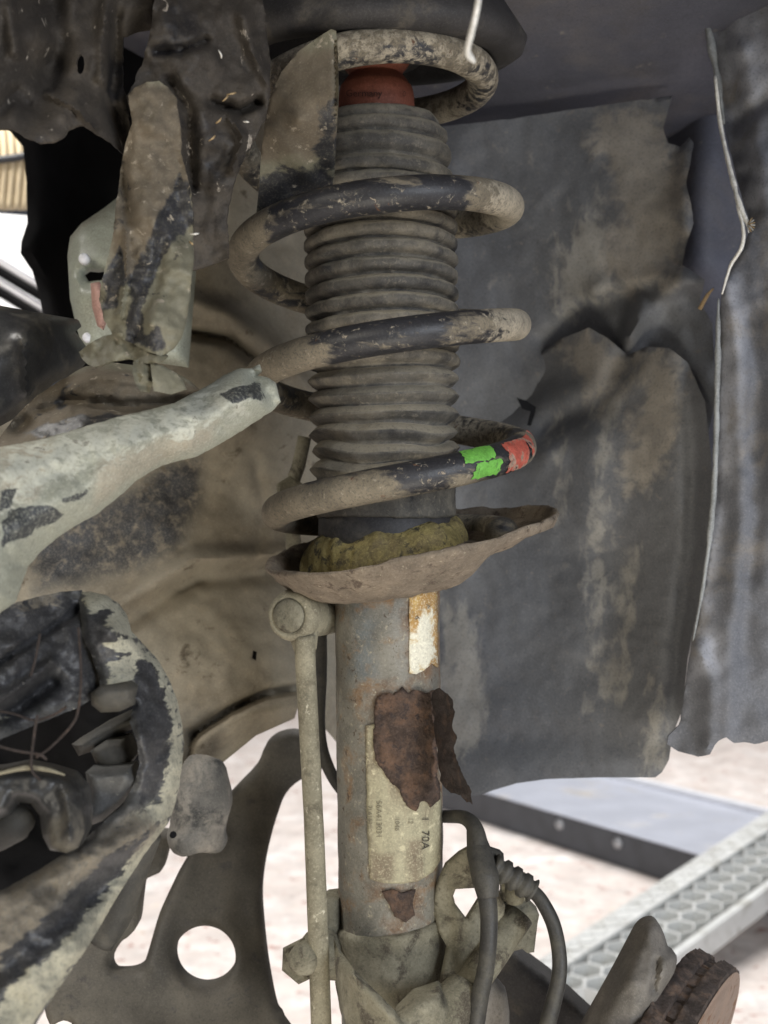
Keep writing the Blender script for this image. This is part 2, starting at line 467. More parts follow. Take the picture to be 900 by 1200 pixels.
M['black_gloss'] = mat('worn_black_plastic', (.028,.028,.028), .38, var=.3, bump=.2, layers=[dict(col=(.10,.09,.07), s=45, amt=.36, k=1.8, soft=.2)])
M['dark_grey'] = mat('dusty_dark_plastic', (.042,.040,.035), .7, speck=.2, var=.3, bump=.25, layers=[dict(col=(.105,.095,.075), s=40, amt=.4, k=1.6, soft=.3)])
M['hose'] = mat('dusty_hose_rubber', (.030,.029,.027), .5, var=.2, bump=.2, layers=[dict(col=(.095,.088,.068), s=70, amt=.38, k=1.6, soft=.35, op=.8)])
M['bush'] = mat('grey_rubber_bush', (.115,.11,.10), .75, var=.2, bump=.35, layers=[dict(col=(.23,.21,.18), s=50, amt=.42, k=1.7, soft=.2), dict(col=(.05,.05,.048), s=60, amt=.3, k=1.9, soft=.12)])
M['body_green'] = mat('grey_green_primer', (.33,.35,.29), .4, var=.1, bump=.1, layers=[dict(col=(.2,.19,.15), s=20, amt=.33, soft=.25)])
M['cream'] = mat('cream_ribbed_cover', (.62,.52,.36), .7, var=.1, bump=.2)
M['white'] = mat('white_panel', (.75,.76,.80), .4, speck=0, var=.05, bump=.05)
M['rail'] = mat('silver_rail', (.62,.63,.68), .35, speck=0, var=.06, bump=.05, metal=.3)
M['pink'] = mat('pinkish_grommet', (.40,.24,.20), .6, var=.15)
M['cord'] = mat('frayed_cord', (.66,.64,.58), .8, var=.25, vs=200, bump=.5)
M['straw'] = mat('straw_fibre', (.33,.24,.13), .8, var=.2)
M['alu'] = mat('brushed_platform', (.52,.55,.64), .35, var=.08, vs=12, bump=.1, metal=.2, layers=[dict(col=(.40,.36,.30), s=8, amt=.25, k=1.8, soft=.2)])
M['skirt'] = mat('dark_skirt', (.052,.056,.066), .45, var=.2, vs=20, bump=.15)
M['rivet'] = mat('rivet_steel', (.35,.36,.38), .35, metal=.6)
M['honey'] = mat('pale_honeycomb_plastic', (.58,.595,.59), .45, var=.1, vs=14, bump=.2, layers=[dict(col=(.36,.36,.33), s=30, amt=.36, k=1.7, soft=.2)])
M['shield'] = mat('dust_shield', (.125,.115,.102), .6, var=.18, vs=40, bump=.3, layers=[dict(col=(.20,.18,.155), s=40, amt=.4, soft=.25)])
M['disc_edge'] = mat('rusty_disc_edge', (.075,.058,.05), .95, var=.4, vs=120, bump=1, bs=300, bd=.002, coarse=1.2, layers=[dict(col=(.14,.095,.07), s=120, amt=.4, k=1.8, soft=.15)])
M['disc_face'] = mat('worn_disc_face', (.18,.115,.075), .45, metal=.35, var=.2, bump=.2, layers=[dict(col=(.16,.075,.035), s=90, amt=.3, k=1.9, soft=.15)])
M['green_mark'] = mat('green_paint_mark', (.115,.33,.05), .6, var=.2, vs=200, bump=.3, layers=[dict(col=(.06,.12,.04), s=230, amt=.26, k=2, soft=.08)])
M['red_mark'] = mat('red_paint_mark', (.36,.075,.05), .7, var=.3, vs=200, bump=.4, layers=[dict(col=(.27,.20,.15), s=150, amt=.43, k=2, soft=.08), dict(col=(.04,.03,.03), s=150, amt=.26, k=2, soft=.07)])
M['knuckle_dark'] = mat('dark_knuckle', (.035,.033,.033), .6, var=.3, bump=.3, layers=[dict(col=(.09,.08,.065), s=50, amt=.3, k=1.8, soft=.2)])

# ------------------------------------------------------------------ the setting: workshop floor
fl = obj('floor', [(-6,-3,0),(8,-3,0),(8,12,0),(-6,12,0)], [(0,1,2,3)], M['floor'], smooth=False); fl['kind'] = 'structure'

def on_floor(px, py, h=0):
    d = (H-h)/((py-600)/F); return Vector(((px-450)/F*d, d, h))

# low metal platform lying on the floor, dark skirt and two rivets
pf = thing('low_platform', 'low platform with pale metal top and dark riveted skirt lying on floor', 'platform', on_floor(700, 1000))
hp = .075
A = on_floor(548, 922, hp); B = on_floor(848, 1009, hp)
ux = (B-A).normalized(); uy = Vector((-ux.y, ux.x, 0))
A2 = A - ux*.35; B2 = B + ux*.5
dp = .36
def slab(name, a, b, z0, z1, dep, m, par, bev=.002, off=0):
    V = []
    for z in (z0, z1):
        for q, dd in ((a, off), (b, off), (b, dep), (a, dep)):
            p = Vector((q.x, q.y, 0)) + uy*dd; V.append(Vector((p.x, p.y, z)))
    o = obj(name, V, [(3,2,1,0),(4,5,6,7)]+[(i,(i+1)%4,4+(i+1)%4,4+i) for i in range(4)], m, par, smooth=False)
    if bev: bevel(o, bev)
    return o
slab('top_sheet', A2, B2, hp-.004, hp, dp, M['alu'], pf)
slab('skirt', A2, B2, .002, hp-.005, .012, M['skirt'], pf, off=.003)
slab('back_rim', A2, B2, hp+.0005, hp+.014, dp-.002, M['white'], pf, off=dp-.02)
for px, py in ((656, 966), (724, 988)):
    dv = Vector(((px-450)/F, 1, (600-py)/F)); cm = Vector((0, 0, H))
    q = cm + dv*((Vector((A.x, A.y, 0)) + uy*.003 - Vector((0,0,0)) ).dot(uy)/dv.dot(uy))
    lathe('rivet', [(.012,0),(.012,.003),(.008,.007),(.003,.008)], q + uy*.001, -uy, M['rivet'], pf, 16)

# pale honeycomb beam on the floor
ha = on_floor(640, 1150, .012); hb = on_floor(848, 1010, hp+.004); hb = hb + (hb-ha)*.55
hu = (hb-ha).normalized(); hv = Vector((hu.y, -hu.x, 0)).normalized(); hn_ = hv.cross(hu).normalized()
if hn_.z < 0: hn_ = -hn_      # hv points to the camera's right / near side
hc = thing('honeycomb_beam', 'pale plastic beam with open honeycomb cells lying on floor beside brake disc', 'beam', (ha+hb)/2)
Lh = (hb-ha).length + .12; a0 = ha - hu*.06
def hpt(s, t, z): return a0 + hu*s + hv*t + hn_*z
def hbar(name, s0, s1, t0, t1, z0, z1, m=M['honey'], bev=.002):
    V = [hpt(s,t,z) for z in (z0,z1) for s,t in ((s0,t0),(s1,t0),(s1,t1),(s0,t1))]
    o = obj(name, V, [(3,2,1,0),(4,5,6,7)]+[(i,(i+1)%4,4+(i+1)%4,4+i) for i in range(4)], m, hc, smooth=False)
    if bev: bevel(o, bev)
    return o
hw = .165
hbar('floor_plate', 0, Lh, .004, hw-.004, .004, .010)
hbar('flange', 0, Lh, .0, .046, .010, .042, bev=.004)
hbar('rail', 0, Lh, hw-.016, hw, .003, .044, bev=.004)
# embossed crosses on the flange
for i in range(int(Lh/.034)):
    s = .02 + i*.034
    for sg in (-1, 1):
        V = []
        for z in (.0415, .0438):
            for q in (-1, 1):
                for e in (-1, 1):
                    V.append(hpt(s + q*.014 + e*.0014, .023 + sg*q*.014 - sg*e*.0014, z))
        obj('rib', V, [(0,1,3,2),(4,5,7,6),(0,1,5,4),(2,3,7,6),(0,2,6,4),(1,3,7,5)], M['honey'], hc, smooth=False)
hr = .0255; rings = 0
hexme = None
for row in range(4):
    for i in range(int(Lh/(hr*math.sqrt(3)))):
        s = .02 + i*hr*math.sqrt(3) + (hr*math.sqrt(3)/2 if row % 2 else 0)
        t = .0735 + row*hr*1.5
        if t + hr*.8 > hw-.012: continue
        pos = hpt(s, t, .010)
        if hexme is None:
            bm = bmesh.new()
            lo = []; 
            for (r, z) in ((hr*1.0, 0), (hr*1.0, .026), (hr*.90, .026), (hr*.88, .0)):
                lo.append([bm.verts.new(hu*(r*math.cos(math.pi/6+k*math.pi/3)) + hv*(r*math.sin(math.pi/6+k*math.pi/3)) + hn_*z) for k in range(6)])
            for j in range(3):
                for k in range(6): bm.faces.new((lo[j][k], lo[j][(k+1)%6], lo[j+1][(k+1)%6], lo[j+1][k]))
            bmesh.ops.recalc_face_normals(bm, faces=bm.faces)
            hexme = bpy.data.meshes.new('cell'); bm.to_mesh(hexme); bm.free(); hexme.materials.append(M['honey'])
        o = bpy.data.objects.new('cell', hexme); sc.collection.objects.link(o); o.parent = hc; o.location = pos - hc.location

# ------------------------------------------------------------------ wheel-arch body
# roof of the wheel arch, above the frame, shades the top of the picture
V = []; Fc = []
nx, ny = 40, 30
for j in range(ny+1):
    for i in range(nx+1):
        x = -.38 + i/nx*.88; y = .10 + j/ny*.86
        z = H + .37 - .095*min(1, max(0, (x+.28)/.2)) - .06*((y-.45)/.5)**2*min(1, max(0, (x+.28)/.2)) + .004*fbm((x,y,0), 9, 3, 2)
        V.append((x, y, z))
for j in range(ny):
    for i in range(nx):
        a = j*(nx+1)+i; Fc.append((a, a+1, a+nx+2, a+nx+1))
o = obj('arch_roof', V, Fc, M['arch'])
o.modifiers.new('thickness', 'SOLIDIFY').thickness = .003
tag(o, 'dark roof panel of the wheel arch above the top mount', 'body panel')

o = sheet('arch_wall', [(470,-60),(700,-60),(930,-60),(960,300),(960,560),(700,560),(470,400)],
          [(470,-60,.80),(470,400,.80),(700,60,.82),(960,-60,.74),(960,560,.72),(700,560,.80)], M['arch'], crumple=(.006,.9,1), step=12,
          creases=[([(560,110),(820,40)],-.014,18,'soft'), ([(780,-60),(830,120),(820,300)],-.03,40,'soft')])
tag(o, 'dark blue grey wall of the wheel arch behind the upper splash liner', 'body panel')

inner = sheet('inner_panel', [(212,-60),(540,-60),(540,700),(480,830),(420,900),(352,820),(345,842),(300,862),(262,893),(230,905),(196,930),(120,960),(-80,980),(-80,500),(110,440),(205,420)],
    [(-80,-60,.72),(300,-60,.72),(540,-60,.86),(540,300,.86),(540,700,.80),(420,900,.72),(350,830,.66),(220,900,.63),(120,950,.63),(-80,980,.62),(260,620,.68),(60,620,.66),(300,420,.70),(180,700,.66)],
    M['inner'], step=5, thick=.002, crumple=(.006,.8,3), fine=(.0012,6,1),
    creases=[([(60,760),(150,700),(230,655),(330,648),(360,655)],-.010,9,'soft'), ([(60,790),(150,730),(230,680),(330,672)],.007,10,'soft'),
             ([(225,862),(270,832),(310,814),(350,808)],.016,6,'soft'), ([(215,905),(225,862)],.012,6,'soft'),
             ([(215,880),(300,835),(352,822)],-.006,14,'soft'),
             ([(215,350),(270,370),(320,405),(360,450)],-.010,13,'soft'), ([(215,388),(270,398),(320,440)],.016,6,'soft'),
             ([(300,540),(312,600),(300,650)],.004,7,'soft')],
    holes=[[(296,762),(301,764),(300,775),(295,772)]],
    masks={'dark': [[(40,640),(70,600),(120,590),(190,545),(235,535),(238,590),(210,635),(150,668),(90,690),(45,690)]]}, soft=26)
tag(inner, 'dusty brown inner panel with folded seams behind the drop link', 'body panel')
sheet('slot_shade', [(285,752),(312,754),(310,786),(286,782)], [(285,752,.70),(312,754,.70),(310,786,.70)], M['black'], inner, step=8, thick=.002)  # black sheet put behind the slot as its shade
for px, py in ((240,868),(262,852),(288,842),(312,832)):
    q = P(px, py, .655)
    lathe('spot_weld', [(.0032,0),(.003,.001),(.0012,.0016)], q + Vector((0,.002,0)), (0,-1,.2), M['inner'], inner, 12)

# splash liner: upper flap and lower panel
up = sheet('upper_splash_liner', [(470,152),(530,147),(600,139),(660,130),(730,120),(788,112),(777,150),(783,168),(797,172),(808,160),(813,168),(809,190),(804,214),(810,240),(813,262),(803,290),(800,310),(826,328),(820,352),(835,380),(838,470),(820,560),(600,600),(470,600)],
    [(470,150,.74),(470,600,.73),(600,350,.735),(788,112,.70),(810,240,.66),(800,310,.665),(838,470,.64),(700,480,.71),(600,600,.73)], M['liner'], jag=.7,
    crumple=(.004,.9,4), fine=(.0009,7,2), step=6, soft=26,
    creases=[([(740,395),(770,350),(800,330),(826,330)],-.012,13,'soft'), ([(735,410),(745,375),(752,350)],-.012,9,'soft'), ([(700,340),(800,318)],-.006,12,'soft'),
             ([(640,400),(720,345),(760,345)],.008,16,'soft'), ([(806,180),(800,240),(806,300)],-.006,10,'soft')],
    masks={'mud': [[(690,135),(770,122),(770,160),(800,190),(805,280),(780,330),(720,345),(690,300),(730,250),(720,200),(690,170)]], 'drip': [[(640,320),(700,220),(720,340),(660,380)]]})
tag(up, 'grey splash liner flap with torn wavy edge and dried mud, under arch roof', 'splash liner')
lw = sheet('lower_splash_liner', [(470,450),(560,455),(600,445),(628,418),(655,398),(690,384),(712,396),(735,416),(758,406),(785,408),(806,425),(826,470),(834,540),(835,600),(822,690),(806,770),(800,830),(788,862),(784,890),(776,905),(768,911),(700,911),(640,913),(605,918),(585,924),(560,932),(470,934)],
    [(470,450,.765),(470,560,.728),(470,934,.70),(600,445,.752),(600,520,.722),(655,398,.715),(690,384,.690),(760,406,.662),(826,470,.625),(835,600,.62),(806,770,.625),(776,905,.63),(640,913,.66),(700,650,.675),(600,700,.69),(640,530,.69)], M['liner'], step=6, thick=.003,
    crumple=(.004,.7,9), fine=(.0008,8,3), soft=22, jag=.3,
    creases=[([(600,505),(640,470),(700,455)],-.005,20,'soft'), ([(735,416),(700,470),(640,500)],.006,14,'soft'),
             ([(806,425),(815,520),(812,640),(795,760),(788,860)],.007,12,'soft'), ([(700,520),(690,640),(670,760)],-.004,26,'soft'), ([(740,560),(745,700),(730,850)],.003,34,'soft'),
             ([(500,870),(640,868),(780,872)],.004,18,'soft')],
    holes=[],
    masks={'mud': [[(655,405),(690,388),(715,410),(735,430),(735,455),(715,470),(705,480),(690,470),(685,450),(670,425)], [(745,420),(785,412),(800,440),(790,520),(760,570),(735,580),(735,510),(750,470)]],
           'drip': [[(688,560),(712,570),(715,640),(705,760),(690,780),(690,640)], [(735,640),(748,640),(745,720),(728,820),(690,830),(720,760)], [(640,480),(660,480),(660,600),(650,620)],
                    [(690,480),(725,470),(715,560),(700,560)], [(520,700),(560,720),(580,840),(540,900),(500,900)], [(760,800),(785,800),(775,900),(745,905)]]})
sheet('tear', [(606,466),(618,470),(628,477),(627,484),(622,499),(618,498),(622,482),(612,479)], [(606,466,.690),(628,477,.690),(620,498,.690)], M['black'], lw, step=4, thick=.0015)
tag(lw, 'grey lower splash liner with mud clumps and pale drip streaks beside the strut', 'splash liner')

# crumpled fender on the right
fe = sheet('crumpled_fender', [(812,-60),(824,0),(836,60),(848,140),(866,215),(880,262),(873,292),(858,312),(846,345),(840,420),(838,520),(834,600),(824,680),(808,770),(800,830),(796,850),(783,862),(782,872),(795,880),(818,887),(832,884),(842,868),(851,864),(860,871),(872,870),(884,872),(930,862),(1010,850),(1010,-60)],
    [(812,-60,.66),(848,140,.64),(880,262,.60),(846,345,.60),(838,520,.60),(808,770,.60),(785,868,.60),(832,884,.59),(930,862,.57),(1010,860,.56),(1010,-60,.58),(930,200,.585),(930,500,.575)], M['fender'], step=6, jag=1.0, crumple=(.006,1.0,12), fine=(.0012,6,2), soft=22,
    creases=[([(850,330),(868,420),(872,620),(850,860)],-.006,13,'soft'), ([(885,380),(885,560),(868,760)],.006,14,'soft'), ([(870,60),(885,160),(900,250)],-.006,16,'soft'), ([(845,20),(862,120),(875,200)],.005,12,'soft'),
             ([(905,110),(870,140)],.008,10,'soft'), ([(820,760),(835,800),(830,880)],-.006,10,'soft')],
    masks={'pale': [[(835,-60),(940,-60),(940,100),(890,170),(880,210),(862,140),(848,40)], [(846,350),(862,310),(866,420),(860,560),(845,560)], [(880,200),(910,170),(900,230),(885,240)], [(835,600),(840,600),(828,720),(820,740)], [(820,740),(850,740),(845,790),(815,790)]]})  # first pale patch paints lens haze at the upper right into the colour
tube('torn_edge', [P(x, y, dd-.004) for x, y, dd in ((842,350,.60),(841,420,.60),(839,520,.60),(835,600,.60),(825,680,.60),(812,752,.60))], [.0004,.0016,.0013,.0016,.0010,.0003], M['fender_edge'], fe, n=10, seg=8, wob=.5)
tube('torn_edge', [P(x, y, dd-.004) for x, y, dd in ((823,-10,.655),(832,45,.65),(841,95,.645),(848,145,.64))], [.0008,.0022,.0016,.0006], M['fender_edge'], fe, n=10, seg=8, wob=.6, seed=4)
tag(fe, 'crumpled blue grey fender sheet with ragged lower edge outside the liner', 'fender')

cd = thing('frayed_cord', 'pale frayed cord hanging along the crumpled fender edge', 'cord', P(870, 300, .585))
tube('strand', [P(838,90,.62),P(845,150,.615),P(856,200,.60),P(866,238,.59),P(877,264,.585)], [.0009,.0011,.0013,.0014,.001], M['cord'], cd, n=10, seg=8, wob=.3)
tube('strand', [P(864,240,.59),P(871,268,.585),P(869,290,.585),P(856,312,.59),P(846,345,.592)], [.0007,.0009,.0009,.0008,.0004], M['cord'], cd, n=10, seg=8, wob=.3)
for i in range(8):
    a = -.9 + i*.33
    tube('fibre', [P(876,263,.585), P(876+9*math.cos(a), 263+9*math.sin(a)*1.1, .583-.002*(i%3))], [.0005,.0002], M['cord' if i%2 else 'straw'], cd, n=2, seg=6)
tag(tube('stray_straw', [P(820,362,.62), P(829,346,.615), P(836,338,.61)], [.0012,.001,.0004], M['straw'], n=4, seg=6), 'short straw coloured splinter caught in the upper liner fold', 'splinter')

# ------------------------------------------------------------------ engine bay seen through the gap on the left
rb = thing('ribbed_cover', 'cream ribbed cover seen through the gap behind the torn panel', 'cover', P(10, 248, 1.1))
for i in range(16):
    x0 = -60 + i*9
    tube('rib', [P(x0, 138, 1.10), P(x0+4, 190, 1.09), P(x0, 246, 1.10)], PX(5.0, 1.1), M['cream'], rb, n=6, seg=10)
tube('trim', [P(-80,188,1.085), P(0,187,1.085), P(60,176,1.085)], .0035, M['skirt'], rb, n=4, seg=8)
wp = sheet('white_panel', [(-90,240),(0,250),(70,256),(70,420),(-90,420)], [(-90,240,1.08),(70,256,1.08),(70,420,1.04),(-90,420,1.04)], M['white'], step=14, thick=.004)
tag(wp, 'smooth white panel under the cream ribbed cover', 'panel')
for k, (y0, lab) in enumerate(((306, 'bright silver trim bar across the white panel, just under its clear area'), (330, 'bright silver trim bar across the white panel, the lower of two'))):
    q = [P(-60, y0-34, 1.0), P(0, y0+2, 1.0), P(70, y0+44, 1.0)]
    tag(tube('trim_bar', q, PX(5.5, 1.0), M['rail'], n=4, seg=12), lab, 'trim bar', 'trim bars on the white panel')
    q = [p + Vector((0, -.002, PX(-11, 1.0))) for p in q]
    tag(tube('rubber_strip', q, PX(5, 1.0), M['black'], n=4, seg=10), lab.replace('bright silver trim bar', 'black rubber strip below the silver bar'), 'rubber strip', 'rubber strips on the white panel')

bk = sheet('black_backing', [(-80,-60),(-80,140),(0,142),(10,152),(27,172),(31,215),(32,262),(25,283),(24,297),(38,318),(46,345),(53,385),(60,430),(200,440),(225,300),(225,-60)],
    [(-80,90,.75),(27,172,.74),(25,290,.70),(60,430,.70),(210,80,.76),(200,440,.72),(120,250,.80)], M['black'], step=8, thick=.004, crumple=(.004,.8,3), edge=(.012,8))  # black sheet added to stand for the deep dark of the engine bay
tag(bk, 'black plastic duct with waisted edge standing for the dark gap behind the torn panel', 'backing')

gb = thing('primed_bracket', 'grey green painted bracket with round hole behind the hanging strip', 'bracket', P(130, 420, .60))
sheet('plate', [(79,300),(82,278),(95,262),(120,245),(145,226),(200,215),(230,300),(220,430),(98,412),(90,385),(82,350)], [(79,300,.63),(95,262,.63),(200,215,.66),(220,430,.62),(98,412,.61),(130,330,.60)], M['body_green'], gb, step=6, thick=.003, bulge=(.012,16),
      holes=[[(98,321),(104,317),(114,318),(122,317),(122,328),(111,329),(103,330)]], crumple=(.003,1.2,3))
sheet('grommet', [(106,332),(116,330),(124,345),(126,368),(120,386),(114,382),(108,360)], [(106,332,.585),(126,368,.58),(114,382,.585)], M['pink'], gb, step=4, thick=.003, bulge=(.004,6))
for px, py, r in ((100,305,6.5),(104,397,6)):
    lathe('white_glint', [(PX(r,.6),0),(PX(r,.6),.003),(PX(r*.7,.6),.005)], P(px, py, .603), (0,-1,.1), M['white'], gb, 20)  # white discs standing in for two light reflections on the plate

# dark box to the left
o = sheet('black_box', [(-80,352),(0,358),(60,369),(90,374),(93,381),(86,387),(98,404),(106,414),(92,432),(60,448),(20,486),(-80,540)], [(-80,352,.50),(90,374,.54),(106,414,.54),(-80,540,.46),(20,486,.50),(30,400,.49)], M['black_gloss'], step=7, thick=.004, bulge=(.010,14),
          creases=[([(28,395),(34,480)],-.006,7,'soft')], crumple=(.002,1,2))
tag(o, 'glossy black plastic box left of the hanging torn strip', 'plastic box')

# ------------------------------------------------------------------ strut assembly
def sx(py): return 447 + (py-300)*(12/760.0)
def AX(py, d=D): return P(sx(py), py, d)
axis = (AX(100)-AX(1100)).normalized()
st = thing('strut', 'rusty suspension strut with ribbed rubber boot standing in the wheel arch', 'strut', AX(1210))
HB = AX(1210)
def hgt(py): return (AX(py)-HB).length * (1 if py < 1210 else -1)

# tube
prof = []
for py in list(range(1215, 640, -6)): prof.append((PX(61.5) if py < 1075 else PX(61.5), hgt(py)))
tb = lathe('tube', prof, HB, axis, M['tube'], st, 72)
vals = []
for v in tb.data.vertices:
    px = 450 + v.co.x/v.co.y*F; py = 600-(v.co.z-H)/v.co.y*F
    vals.append(max(0, 1-abs((px-425)/30))*max(0, min(1, (850-py)/60))*.6)
a = tb.data.attributes.new('blue', 'FLOAT', 'POINT'); a.data.foreach_set('value', np.array(vals, dtype=np.float32))
pxy = np.array([(450 + v.co.x/v.co.y*F, 600-(v.co.z-H)/v.co.y*F) for v in tb.data.vertices])
front = np.array([v.co.y < D for v in tb.data.vertices])
st_ = maskval(pxy, [[(438,812),(514,806),(516,960),(480,960),(436,880)], [(446,1040),(488,1040),(486,1110),(460,1110)], [(478,690),(515,690),(515,790),(478,800)]], 26)*front
a = tb.data.attributes.new('bleed', 'FLOAT', 'POINT'); a.data.foreach_set('value', st_.astype(np.float32))
roughen(tb, .0005, 60, 4, 1)

# ribbed dust boot
ridges = [212,230,249,268,287,306,326,346,366,386,406,426,447,468,489,510,531,551]
prof = []
ro, ri = PX(90), PX(79)
prof += [(PX(50), hgt(140)), (PX(58), hgt(139)), (PX(66), hgt(142)), (PX(70), hgt(148)), (PX(71), hgt(153)), (PX(70), hgt(155)), (PX(76),hgt(157)), (PX(79),hgt(161)), (PX(79.5),hgt(167)), (PX(77),hgt(171)), (PX(72), hgt(173)), (PX(73),hgt(175)), (PX(80), hgt(177)), (PX(83), hgt(182)), (PX(83.5), hgt(189)), (PX(81), hgt(194)), (PX(75), hgt(197)), (PX(74), hgt(199))]
for i, r in enumerate(ridges):
    half = 9.6; low = i > 11
    ns = 12
    for k in range(ns):
        t = -1 + 2*k/ns
        q = (1-abs(t)**3.2) if not low else max(0, 1-abs(t))**.55
        g = 0.0 if i > 2 else (2-i)*2.0
        rr = (PX(75 if low else 76) + (PX(88.5 if low else 90-g) - PX(75 if low else 76))*q)
        prof.append((rr, hgt(r + t*half)))
prof += [(PX(80), hgt(561)), (PX(82), hgt(566)), (PX(83), hgt(573)), (PX(82), hgt(590)), (PX(82), hgt(603)), (PX(80), hgt(606)), (PX(60), hgt(607))]
nfix = 13
def bootmod(a, i, r, h):
    z = (h-hgt(600))
    # squashed, buckled lowest folds and a moulding seam down the front
    lowz = hgt(480)-h
    if 0 < lowz < PX(90):
        k = min(1, lowz/PX(30))
        h += k*.0012*math.sin(2*a+1.1+lowz*160) + k*.0006*math.sin(5*a+.4)
        r -= k*.0012*max(0, math.sin(3*a+lowz*300))
    h += .0006*math.sin(a*2+h*40)
    r *= 1 + .006*math.sin(3*a+h*35)
    da = math.atan2(math.sin(a-.17), math.cos(a-.17))
    r += .0007*math.exp(-(da/.03)**2) if r > PX(60) else 0
    return r, h
bt = lathe('dust_boot', prof, HB, axis, M['boot'], st, 120, bootmod)
roughen(bt, .0005, 130, 4, 4)

# bump stop with moulded lettering
cb = P(441, 140, D); hb_ = PX(1)
prof = [(PX(43), -PX(8)), (PX(44), 0), (PX(45), PX(12)), (PX(44.5), PX(26)), (PX(42), PX(36)), (PX(36), PX(44)), (PX(31), PX(50)), (PX(32), PX(55)), (PX(38), PX(62)), (PX(43), PX(70)), (PX(45), PX(82)), (PX(44), PX(96)), (PX(40), PX(110))]
p2 = []
for (r1,h1),(r2,h2) in zip(prof[:-1], prof[1:]):
    for k in range(4): p2.append((r1+(r2-r1)*k/4, h1+(h2-h1)*k/4))
bs_ = lathe('bump_stop', p2+[prof[-1]], cb, axis, M['bump_stop'], st, 64)
roughen(bs_, .0004, 90, 3, 2)

def ray_cyl(px, py, cx_px, rad, off=0, dc=D):
    """point where the line of sight meets an upright round surface"""
    u = (px-450)/F; cx = (cx_px-450)/F*dc
    A_, B_, C_ = u*u+1, -2*(u*cx+dc), cx*cx+dc*dc-(rad+off)**2
    disc = B_*B_-4*A_*C_
    if disc < 0: t = -B_/(2*A_)
    else: t = (-B_-math.sqrt(disc))/(2*A_)
    return P(px, py, t)

def text_mesh(body):
    c = bpy.data.curves.new('t', 'FONT'); c.body = body; c.size = 1; c.resolution_u = 3
    o = bpy.data.objects.new('t', c); sc.collection.objects.link(o)
    dg = bpy.context.evaluated_depsgraph_get(); me = bpy.data.meshes.new_from_object(o.evaluated_get(dg))
    bpy.data.objects.remove(o); return me
def wrapped_text(name, body, x, y, size, rot, cxf, rad, m, parent, off=.0005, squeeze=1):
    me = text_mesh(body)
    bm = bmesh.new(); bm.from_mesh(me)
    bmesh.ops.triangulate(bm, faces=bm.faces); bmesh.ops.subdivide_edges(bm, edges=bm.edges, cuts=1)
    c, s = math.cos(rot), math.sin(rot)
    for v in bm.verts:
        tx, ty = v.co.x*size*squeeze, -v.co.y*size
        px, py = x + c*tx - s*ty, y + s*tx + c*ty
        v.co = ray_cyl(px, py, cxf(py), rad, off)
    bm.to_mesh(me); bm.free()
    me.materials.clear(); me.materials.append(m)
    o = bpy.data.objects.new(name, me); link(o, parent); return o
wrapped_text('moulded_text', 'Germany', 405, 113, 11.5, 0, lambda py: 441, PX(44.5), M['ink_red'], bs_, .0010)
wrapped_text('moulded_text', 'O', 472, 113, 9, 0, lambda py: 441, PX(44.5), M['ink_red'], bs_, .0010, .5)

def tube_patch(name, outline, rad, off, m, parent, step=3.5, thick=.0008, rough_=0, masks=None, soft=8, jag=1, seed=0):
    v, f, ol, _ = triangulate(outline, step, jag=jag, seed=seed)
    V = []
    for x, y in v:
        V.append(ray_cyl(x, y, sx(y), rad, off + (rough_*fbm((x/100,y/100,seed), 9, 4, seed) if rough_ else 0)))
    at = {k: maskval(v, p, soft) for k, p in (masks or {}).items()}
    o = obj(name, V, [tuple(int(i) for i in t) for t in f], m, parent, at)
    if sum(p.normal.y*p.area for p in o.data.polygons) > 0: o.data.flip_normals()
    md = o.modifiers.new('thickness', 'SOLIDIFY'); md.thickness = thick; md.offset = -1
    return o
RT = PX(61.5)
o = tube_patch('bare_patch', [(480,700),(490,697),(500,692),(513,690),(513.5,782),(506,777),(497,786),(488,790),(480,789)], RT, .0009, M['label_white'], st, masks={'edge': [[(476,690),(520,686),(520,716),(497,716),(490,735),(480,745)], [(508,690),(520,690),(520,790),(509,780)]]}, jag=.8)
lb = tube_patch('sticker', [(428,850),(445,848),(470,860),(500,900),(517.5,930),(518.5,1005),(508,1022),(490,1033),(470,1036),(450,1035),(433,1030),(430,960)], RT, .0007, M['label_yellow'], st, masks={'stain': [[(478,985),(494,985),(496,1015),(480,1018)], [(436,1000),(462,1002),(460,1032),(437,1030)]]}, jag=.6)
rp = tube_patch('rust_patch', [(441,818),(450,812),(462,815),(472,806),(480,812),(487,808),(500,812),(512,809),(513,850),(514,900),(516,936),(505,946),(495,938),(488,950),(478,944),(470,930),(458,916),(450,908),(440,890),(436,868),(440,850),(438,832)], RT, .0018, M['rust'], st, rough_=.0012, thick=.0014, jag=2.2, seed=3)
rp2 = tube_patch('rust_patch', [(447,1045),(460,1042),(470,1046),(487,1042),(484,1058),(486,1072),(476,1080),(462,1074),(456,1062)], RT, .0013, M['rust'], st, rough_=.0008, jag=1.6, seed=5)
wrapped_text('printed_text', '70A', 494.5, 973, 13, math.pi/2, sx, RT, M['ink'], lb, .0013, 1.05)
wrapped_text('printed_text', '1', 494.5, 957, 12, math.pi/2, sx, RT, M['ink'], lb, .0013)
wrapped_text('printed_text', '56A413031', 441, 938, 9.5, math.pi/2, sx, RT, M['ink_faint'], lb, .0013, 1.0)
wrapped_text('printed_text', '7L6151', 431, 944, 7.5, math.pi/2, sx, RT, M['ink_faint'], lb, .0013, 1.0)
wrapped_text('printed_text', '1046', 463, 958, 8, math.pi/2, sx, RT, M['ink_faint'], lb, .0013, 1.0)
wrapped_text('printed_text', '12', 479, 958, 8, math.pi/2, sx, RT, M['ink_faint'], lb, .0013, 1.0)
